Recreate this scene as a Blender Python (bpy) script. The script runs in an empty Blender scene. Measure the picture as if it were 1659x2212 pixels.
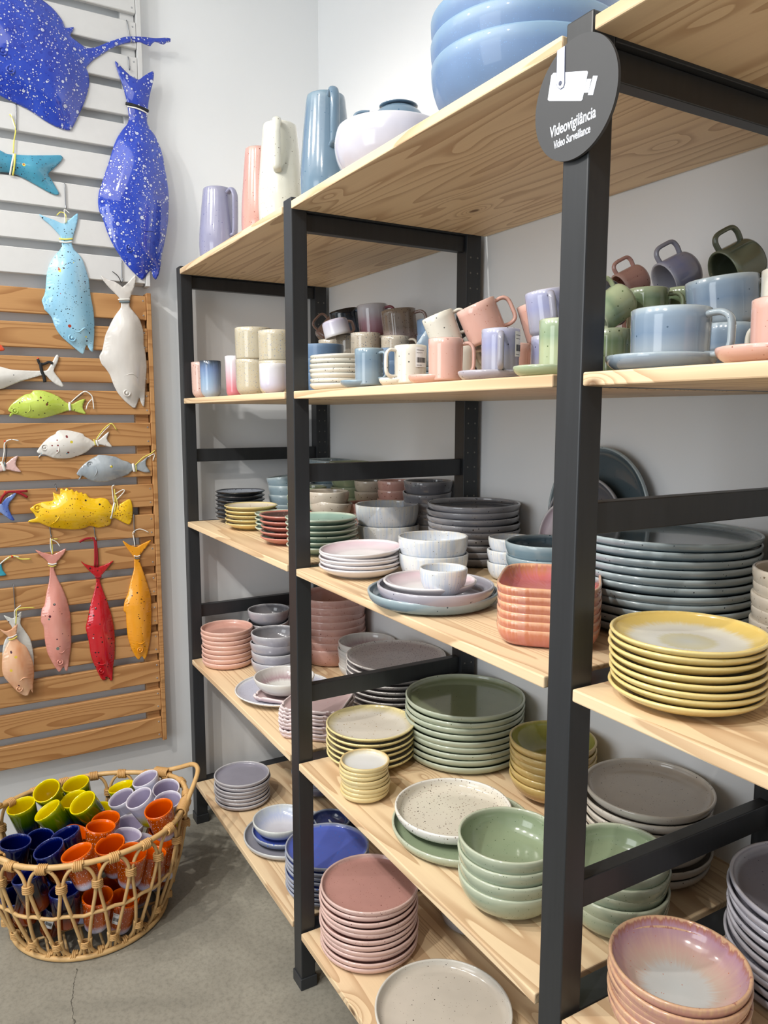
import bpy, bmesh, math, random
import numpy as np
from mathutils import Vector, Matrix
from mathutils.geometry import delaunay_2d_cdt
random.seed(7)
S = bpy.context.scene
COL = S.collection
PI = math.pi
# ---------------------------------------------------------------- camera
cam = bpy.data.cameras.new('camera'); co = bpy.data.objects.new('camera', cam); COL.objects.link(co)
yaw, pitch, roll = 1.0476, .1268, .001
f = Vector((-math.sin(yaw)*math.cos(pitch), math.cos(yaw)*math.cos(pitch), -math.sin(pitch)))
r = f.cross(Vector((0, 0, 1))).normalized(); u = r.cross(f)
r2 = r*math.cos(roll)+u*math.sin(roll); u2 = u*math.cos(roll)-r*math.sin(roll)
co.matrix_world = Matrix(((r2.x, u2.x, -f.x, 1.557), (r2.y, u2.y, -f.y, -.6699), (r2.z, u2.z, -f.z, 1.3821), (0, 0, 0, 1)))
cam.sensor_fit = 'VERTICAL'; cam.sensor_height = 24; cam.lens = 24*1646.4/2212
cam.clip_start = .02
S.camera = co
# ---------------------------------------------------------------- light
w = bpy.data.worlds.new('world'); S.world = w; w.use_nodes = True
w.node_tree.nodes['Background'].inputs[0].default_value = (.86, .93, 1, 1)
w.node_tree.nodes['Background'].inputs[1].default_value = .47
S.view_settings.view_transform = 'Standard'; S.view_settings.look = 'None'
S.view_settings.gamma = 1; S.view_settings.use_curve_mapping = False
S.view_settings.exposure = 0.0
def light(kind, name, loc, target, power, color=(1, 1, 1), **k):
    l = bpy.data.lights.new(name, kind); l.energy = power; l.color = color
    for a, b in k.items(): setattr(l, a, b)
    o = bpy.data.objects.new(name, l); COL.objects.link(o); o.location = loc
    o.rotation_euler = (Vector(target)-Vector(loc)).to_track_quat('-Z', 'Y').to_euler()
    return o
WARM = (1, .955, .895)
for i, (x, y, tx, ty) in enumerate([(-.95, -1.75, -.75, .1), (-.1, -1.7, -.1, .15), (.75, -1.7, .6, .15), (1.55, -1.6, 1.1, .15)]):
    light('SPOT', 'track_spot', (x, y, 2.95), (tx, ty, .9), 98, WARM, spot_size=math.radians(78), spot_blend=.6, shadow_soft_size=.028)
for x, y, tz in ((.1, -1.55, 1.75), (.45, -1.1, 1.6)):
    light('SPOT', 'wall_fill_spot', (x, y, 2.95), (-.95, -.25, tz), 17, (1, .96, .9), spot_size=math.radians(80), spot_blend=.7, shadow_soft_size=.028)  # extra spots added only to brighten the left wall
light('AREA', 'window_light', (1.2, -3.6, 1.7), (-.1, .3, 1.1), 46, (.93, .97, 1), shape='RECTANGLE', size=1.6, size_y=2.2)
light('AREA', 'ceiling_fill', (.1, -1.2, 2.98), (-.3, -.2, 0), 26, (1, .98, .95), shape='RECTANGLE', size=2.6, size_y=1.6)  # broad soft fill added below the ceiling, no fitting there
# ---------------------------------------------------------------- helpers
def lin(h):
    h = h.lstrip('#'); v = [int(h[i:i+2], 16)/255 for i in (0, 2, 4)]
    return tuple(((c+.055)/1.055)**2.4 if c > .04045 else c/12.92 for c in v)+(1,)
class NT:
    def __init__(s, name):
        s.m = bpy.data.materials.new(name); s.m.use_nodes = True; s.t = s.m.node_tree; s.b = s.t.nodes['Principled BSDF']
    def n(s, ty, **k):
        o = s.t.nodes.new(ty)
        for a, b in k.items():
            if a[0] == '_': o.inputs[int(a[1:])].default_value = b
            else: setattr(o, a, b)
        return o
    def l(s, a, b): s.t.links.new(a, b)
    def math(s, op, a, b=0.0, c=None):
        o = s.n('ShaderNodeMath', operation=op)
        for i, v in enumerate((a, b) if c is None else (a, b, c)):
            if hasattr(v, 'node'): s.l(v, o.inputs[i])
            else: o.inputs[i].default_value = v
        return o.outputs[0]
    def mix(s, f, a, b, mode='MIX'):
        o = s.n('ShaderNodeMix', data_type='RGBA', blend_type=mode)
        for i, v in ((0, f), (6, a), (7, b)):
            if hasattr(v, 'node'): s.l(v, o.inputs[i])
            else: o.inputs[i].default_value = v
        return o.outputs[2]
    def ramp(s, f, stops, interp='LINEAR'):
        o = s.n('ShaderNodeValToRGB'); r = o.color_ramp; r.interpolation = interp
        while len(r.elements) > 1: r.elements.remove(r.elements[-1])
        for i, (p, c) in enumerate(stops):
            e = r.elements[0] if i == 0 else r.elements.new(p)
            e.position = p; e.color = lin(c) if isinstance(c, str) else c
        if hasattr(f, 'node'): s.l(f, o.inputs[0])
        return o.outputs[0]
    def coord(s, which='Object'): return s.n('ShaderNodeTexCoord').outputs[which]
    def map(s, v, scale=(1, 1, 1), loc=(0, 0, 0)):
        o = s.n('ShaderNodeMapping'); s.l(v, o.inputs[0]); o.inputs[3].default_value = scale; o.inputs[1].default_value = loc
        return o.outputs[0]
    def noise(s, v, scale, detail=2, rough=.5, out=0, dist=0):
        o = s.n('ShaderNodeTexNoise'); s.l(v, o.inputs[0]); o.inputs['Scale'].default_value = scale; o.inputs['Detail'].default_value = detail
        o.inputs['Roughness'].default_value = rough; o.inputs['Distortion'].default_value = dist
        return o.outputs[out]
    def voro(s, v, scale, feature='F1'):
        o = s.n('ShaderNodeTexVoronoi', feature=feature); s.l(v, o.inputs[0]); o.inputs['Scale'].default_value = scale
        return o
    def bump(s, h, strength=.2, dist=.002):
        o = s.n('ShaderNodeBump'); s.l(h, o.inputs['Height']); o.inputs['Strength'].default_value = strength; o.inputs['Distance'].default_value = dist
        s.l(o.outputs[0], s.b.inputs['Normal'])
    def out(s, col, rough=.5, coat=0, spec=.5, metal=0):
        if hasattr(col, 'node'): s.l(col, s.b.inputs['Base Color'])
        else: s.b.inputs['Base Color'].default_value = col
        if hasattr(rough, 'node'): s.l(rough, s.b.inputs['Roughness'])
        else: s.b.inputs['Roughness'].default_value = rough
        s.b.inputs['Coat Weight'].default_value = coat; s.b.inputs['Coat Roughness'].default_value = .04
        s.b.inputs['Specular IOR Level'].default_value = spec; s.b.inputs['Metallic'].default_value = metal
        return s.m
    def specks(s, col, v, scale, amount, size, c, vary=.5):
        vo = s.voro(v, scale); sp = s.n('ShaderNodeSeparateColor'); s.l(vo.outputs['Color'], sp.inputs[0])
        keep = s.math('LESS_THAN', sp.outputs[0], amount)
        thr = s.math('MULTIPLY_ADD', sp.outputs[1], size*vary, size*(1-vary))
        m = s.math('MULTIPLY', keep, s.math('LESS_THAN', vo.outputs['Distance'], thr))
        return s.mix(m, col, lin(c) if isinstance(c, str) else c)
MATS = {}
def plain(name, h, rough=.5, metal=0, coat=0, bumpy=0):
    if name in MATS: return MATS[name]
    t = NT(name); v = t.coord()
    c = t.mix(t.math('MULTIPLY', t.noise(v, 40, 3), .25), lin(h), tuple(x*.7 for x in lin(h)[:3])+(1,))
    if bumpy: t.bump(t.noise(v, 220, 3), bumpy, .001)
    MATS[name] = t.out(c, rough, coat, .5, metal); return MATS[name]
def glaze(name, stops, specks=(), streak=0, wob=.012, rough=.13, band=None, sat=.84, val=.98, outer=False):
    """stops along the profile: 0 foot .. .5 rim .. 1 inside centre (UV v)"""
    if name in MATS: return MATS[name]
    t = NT(name); uv = t.coord('UV'); ob = t.coord()
    sx = t.n('ShaderNodeSeparateXYZ'); t.l(uv, sx.inputs[0])
    cx = t.n('ShaderNodeCombineXYZ')
    t.l(t.math('COSINE', t.math('MULTIPLY', sx.outputs[0], 2*PI)), cx.inputs[0]); t.l(t.math('SINE', t.math('MULTIPLY', sx.outputs[0], 2*PI)), cx.inputs[1])
    t.l(t.math('MULTIPLY', sx.outputs[1], .3), cx.inputs[2])
    st = t.noise(cx.outputs[0], 14, 3, .6)
    d = t.math('SUBTRACT', t.noise(ob, 60, 3), .5)
    v = t.math('ADD', sx.outputs[1], t.math('MULTIPLY', d, wob))
    if streak: v = t.math('ADD', v, t.math('MULTIPLY', t.math('SUBTRACT', st, .5), streak))
    c = t.ramp(v, stops)
    hs = t.n('ShaderNodeHueSaturation'); hs.inputs['Saturation'].default_value = sat; hs.inputs['Value'].default_value = val; t.l(c, hs.inputs['Color']); c = hs.outputs[0]
    c = t.mix(t.math('MULTIPLY', t.noise(ob, 25, 2), .2), c, (.25, .25, .27, 1), 'MULTIPLY')
    if band:  # vertical drips of a second colour
        k = t.ramp(st, [(.42, (0, 0, 0, 1)), (.62, (1, 1, 1, 1))])
        c = t.mix(t.math('MULTIPLY', k, band[1]), c, lin(band[0]))
    c0 = c
    for s_ in specks: c = t.specks(c, ob, *s_)
    if outer: c = t.mix(t.math('LESS_THAN', sx.outputs[1], .49), c0, c)
    t.bump(t.noise(ob, 45, 2), .06, .002)
    MATS[name] = t.out(c, rough, .35); return MATS[name]
def simple(name, outc, rim, inc, specks=(), rough=.13, **k):
    return glaze(name, [(0, outc), (.44, outc), (.495, rim), (.51, rim), (.55, inc), (1, inc)], specks, rough=rough, **k)

def newobj(name, me, mat, parent=None):
    o = bpy.data.objects.new(name, me); COL.objects.link(o)
    if mat is not None:
        for m in (mat if isinstance(mat, (list, tuple)) else [mat]): me.materials.append(m)
    if parent: o.parent = parent
    return o
def frombm(name, bm, mat, parent=None, smooth=False):
    me = bpy.data.meshes.new(name); bmesh.ops.recalc_face_normals(bm, faces=bm.faces); bm.to_mesh(me); bm.free()
    if smooth: me.polygons.foreach_set('use_smooth', [True]*len(me.polygons))
    return newobj(name, me, mat, parent)
def tag(o, label=None, cat=None, group=None, kind=None):
    if label: o['label'] = label
    if cat: o['category'] = cat
    if group: o['group'] = group
    if kind: o['kind'] = kind
    return o
def empty(name, loc=(0, 0, 0)):
    o = bpy.data.objects.new(name, None); COL.objects.link(o); o.location = loc; o.empty_display_size = .02; return o
def box(bm, a, b, bev=0.0, seg=2):
    r = bmesh.ops.create_cube(bm, size=1); vs = r['verts']
    for v in vs: v.co = Vector([(a[i]+b[i])/2+v.co[i]*(b[i]-a[i]) for i in range(3)])
    if bev:
        es = list({e for v in vs for e in v.link_edges})
        bmesh.ops.bevel(bm, geom=es, offset=bev, segments=seg, affect='EDGES', profile=.5)
def catmull(P, n):
    P = [Vector(p) for p in P]; out = []
    Q = [2*P[0]-P[1]]+P+[2*P[-1]-P[-2]]
    for i in range(1, len(Q)-2):
        for k in range(n):
            t = k/n; a, b, c, d = Q[i-1:i+3]
            out.append(.5*((2*b)+(c-a)*t+(2*a-5*b+4*c-d)*t*t+(3*b-a-3*c+d)*t**3))
    out.append(P[-1]); return out
def tube(bm, pts, rad, seg=8, flat=1.0, closed=False, ref=None, caps=True):
    """sweep an ellipse along pts; rad float or list; flat scales along binormal"""
    pts = [Vector(p) for p in pts]; n = len(pts); rings = []
    nrm = Vector(ref) if ref else None
    for i, p in enumerate(pts):
        if closed: t = pts[(i+1) % n]-pts[i-1]
        else: t = pts[min(i+1, n-1)]-pts[max(i-1, 0)]
        if t.length < 1e-9: t = Vector((0, 0, 1))
        t.normalize()
        if nrm is None: nrm = t.orthogonal()
        nn = nrm-t*nrm.dot(t)
        if nn.length < 1e-4: nn = t.orthogonal()
        nn.normalize(); bn = t.cross(nn)
        if ref is None: nrm = nn
        rr = rad[i] if isinstance(rad, (list, tuple)) else rad
        rings.append([bm.verts.new(p+nn*math.cos(a)*rr+bn*math.sin(a)*rr*flat) for a in [2*PI*k/seg for k in range(seg)]])
    m = n if closed else n-1
    for i in range(m):
        A, B = rings[i], rings[(i+1) % n]
        for k in range(seg): bm.faces.new((A[k], A[(k+1) % seg], B[(k+1) % seg], B[k]))
    if not closed and caps: bm.faces.new(rings[0][::-1]); bm.faces.new(rings[-1])
def lathe_mesh(name, prof, rim, seg=56, wave=None):
    """prof list of (r,z) foot->rim->inside; rim = index; UV v = .5 at rim"""
    n = len(prof); L = [0]
    for i in range(1, n): L.append(L[-1]+math.hypot(prof[i][0]-prof[i-1][0], prof[i][1]-prof[i-1][1]))
    V = [.5*L[i]/L[rim] if i <= rim else .5+.5*(L[i]-L[rim])/(L[-1]-L[rim]) for i in range(n)]
    bm = bmesh.new(); uvl = bm.loops.layers.uv.new('UVMap'); R = []
    for i, (r_, z) in enumerate(prof):
        if r_ < 1e-6: R.append([bm.verts.new((0, 0, z))]*seg); continue
        row = []
        for k in range(seg):
            a = 2*PI*k/seg; q = wave(a, r_, z) if wave else (r_, z)
            row.append(bm.verts.new((q[0]*math.cos(a), q[0]*math.sin(a), q[1])))
        R.append(row)
    for i in range(n-1):
        for k in range(seg):
            k2 = (k+1) % seg; vs = [(R[i][k], k, i), (R[i][k2], k+1, i), (R[i+1][k2], k+1, i+1), (R[i+1][k], k, i+1)]
            u_ = []
            for v in vs:
                if v[0] not in [x[0] for x in u_]: u_.append(v)
            if len(u_) < 3: continue
            fc = bm.faces.new([x[0] for x in u_])
            for lp, x in zip(fc.loops, u_): lp[uvl].uv = (x[1]/seg, V[x[2]])
    me = bpy.data.meshes.new(name); bm.normal_update(); bm.to_mesh(me); bm.free()
    me.polygons.foreach_set('use_smooth', [True]*len(me.polygons)); return me
def dish_prof(R, h, kb=.8, t=.005, straight=0.0, lip=0.0, foot=.0025, pw=1.0, n=12):
    """plate / bowl outline. straight 0 = quarter ellipse, 1 = cone"""
    b = kb*R; out = [(0, foot), (b*.86, foot), (b*.9, 0), (b*.97, 0), (b, foot*.8)]
    def curve(R_, h_, b_, z0):
        c = []
        for i in range(1, n+1):
            a = i/n*PI/2; e = (b_+(R_-b_)*math.sin(a), z0+(h_-z0)*(1-math.cos(a))**pw)
            s = (b_+(R_-b_)*i/n, z0+(h_-z0)*i/n)
            c.append((e[0]*(1-straight)+s[0]*straight, e[1]*(1-straight)+s[1]*straight))
        return c
    o = curve(R, h-t*.5, b, foot*.8)
    if lip: o = [(r_+lip*max(0, (z/h-.6)/.4)**2*R, z) for r_, z in o]
    rim_r = o[-1][0]; out += o
    out.append((rim_r-t*.12, h-t*.12)); rim = len(out); out.append((rim_r-t*.5, h)); out.append((rim_r-t*.9, h-t*.15))
    i_ = curve(R-t, h-t*.6, max(b-t*.6, b*.9), foot+t*.9)
    if lip: i_ = [(r_+lip*max(0, (z/h-.6)/.4)**2*R, z) for r_, z in i_]
    out += i_[::-1]; fz = foot+t*.9
    out += [(b*.85, fz-.0003), (b*.5, fz-.0006), (0, fz-.0006)]
    return out, rim
ORD = ['topmost', 'second from top', 'third from top', 'fourth from top', 'fifth from top', 'sixth from top', 'seventh from top', 'eighth from top', 'ninth from top', 'tenth from top', 'eleventh from top', 'twelfth from top', 'thirteenth from top']
def stack(name, item, where, cat, mat, z, x, y, R, H, n=1, h=None, kb=.8, t=.005, straight=0., lip=0., pw=1., jit=.0022, wave=None, seg=56, tilts=None):
    h = h or (H if n == 1 else .024)
    if n > 1: h = min(h, H*.9)
    if n > 2 and kb >= .8 and straight == 0: h = min(h, 1.45*H/(n+.45))
    pitch = (H-h)/(n-1) if n > 1 else 0
    pr, rim = dish_prof(R, h, kb, t, straight, lip, pw=pw)
    me = lathe_mesh(name, pr, rim, seg, wave)
    me.materials.append(mat); first = None
    for i in range(n):
        if first is None: o = bpy.data.objects.new(name, me); first = o
        else: o = first.copy()
        COL.objects.link(o)
        j = jit if n > 1 and i else 0
        o.location = (x+random.uniform(-j, j), y+random.uniform(-j, j), z+i*pitch+.0003)
        o.rotation_euler = (random.uniform(-1, 1)*j*2.5, random.uniform(-1, 1)*j*2.5, random.uniform(0, 6.28))
        if tilts and i in tilts: o.rotation_euler = tilts[i]
        if n == 1: tag(o, item+(', ' if where else '')+where, cat)
        else: tag(o, '%s, %s %s' % (item, 'bottom one' if i == 0 else ORD[n-1-i], where), cat, name.replace('_', ' ')+'s '+where)
    return first
def lean(az, deg, hz=0):
    a = math.radians(az); ax = Vector((-math.sin(a), math.cos(a), 0))
    return (Matrix.Rotation(math.radians(deg), 4, ax) @ Matrix.Rotation(math.radians(hz), 4, 'Z'))
MUGME = {}
def mug_body(R, h, t=.0035, rb=.25, flare=0.0, bot=.97, seg=48):
    k = ('m', round(R, 4), round(h, 4), rb, flare, bot)
    cr = R*rb; o = [(0, .0015), (R*.6, .0015), (R*.64, 0), (R*bot-cr, 0)]
    for i in range(1, 7):
        a = i/6*PI/2; o.append((R*bot-cr+cr*math.sin(a), cr*(1-math.cos(a))))
    for i in range(1, 6): o.append((R*(bot+(1-bot)*i/5+flare*(i/5)**2), cr+(h-t*.4-cr)*i/5))
    rr = o[-1][0]; rim = len(o); o.append((rr-t*.5, h)); o.append((rr-t, h-t*.4))
    for i in range(4, 0, -1): o.append((R*(bot+(1-bot)*i/5+flare*(i/5)**2)-t, cr+(h-t*.4-cr)*i/5))
    for i in range(5, -1, -1):
        a = i/5*PI/2; o.append((R*bot-cr+(cr-t)*math.sin(a), t+.002+(cr-t)*(1-math.cos(a))))
    o.append((0, t+.002))
    return k, o, rim
def handle_bm(R, h, z0=.18, z1=.86, out_=.6, th=.0038, fl=1.35, sq=.55):
    bm = bmesh.new(); a, b = h*z0, h*z1; d = R*out_; m = (a+b)/2
    P = [(R-.003, 0, b), (R+d*.55, 0, b+.001), (R+d*.93, 0, b-(b-a)*.14), (R+d, 0, m), (R+d*.93, 0, a+(b-a)*.16), (R+d*.5, 0, a+.001), (R-.003, 0, a+.001)]
    tube(bm, catmull(P, 5), th, 10, fl, ref=(0, 1, 0)); return bm
def mug(label, mat, x, y, z, R, h, hz=None, ln=(0, 0), group=None, name='mug', cat='mug', rb=.25, flare=0., bot=.97, big=1., sticker=None, part='body'):
    k, o, rim = mug_body(R, h, rb=rb, flare=flare, bot=bot)
    if k not in MUGME: MUGME[k] = (lathe_mesh('body', o, rim), None)
    me = MUGME[k][0].copy()
    root = empty(name); root.matrix_world = Matrix.Translation((x, y, z+.0004)) @ lean(ln[0], ln[1], hz or 0)
    if hz is None:  # handleless cup: the mesh is the thing
        bpy.data.objects.remove(root); b = newobj(name, me, mat); b.matrix_world = Matrix.Translation((x, y, z+.0004)) @ lean(ln[0], ln[1], 0)
        tag(b, label, cat, group); return b
    b = newobj('body', me, mat, root)
    frombm('handle', handle_bm(R, h, out_=.62*big, th=.0050*(.6+.4*R/.03), fl=.68), mat, root, True)
    if sticker is not None: price_sticker(root, R+.0005, h, math.radians(sticker-(hz or 0)))
    tag(root, label, cat, group); return root
def price_sticker(parent, R, h, a0, z0=.42, z1=.93, da=.42, loc=None):
    bm = bmesh.new(); n = 6
    def patch(a, b, za, zb, rr):
        vs = [[bm.verts.new((rr*math.cos(a+(b-a)*i/n), rr*math.sin(a+(b-a)*i/n), zz)) for i in range(n+1)] for zz in (za, zb)]
        for i in range(n): bm.faces.new((vs[0][i], vs[0][i+1], vs[1][i+1], vs[1][i]))
    patch(a0-da, a0+da, h*z0, h*z1, R); st = frombm('price_sticker', bm, plain('sticker_paper', '#e9ecec', .4), parent)
    bm = bmesh.new(); H = h*(z1-z0); zz = h*z0; rng = random.Random(3)
    for fr, w_ in ((.86, .75), (.72, .6), (.1, .5)): patch(a0-da*.85, a0-da*.85+da*1.7*w_, zz+H*fr-.0007, zz+H*fr, R+.0002)
    x = -.8
    while x < .8:
        q = rng.choice((.03, .05, .08)); patch(a0+da*x, a0+da*(x+q), zz+H*.22, zz+H*.48, R+.0002); x += q+rng.choice((.03, .05))
    frombm('barcode', bm, plain('barcode_ink', '#2a2a2c', .5), st)
    return st
Z1, Z2, Z3, Z4, Z5 = 1.8305, 1.433, 1.0395, .580, .152
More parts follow.
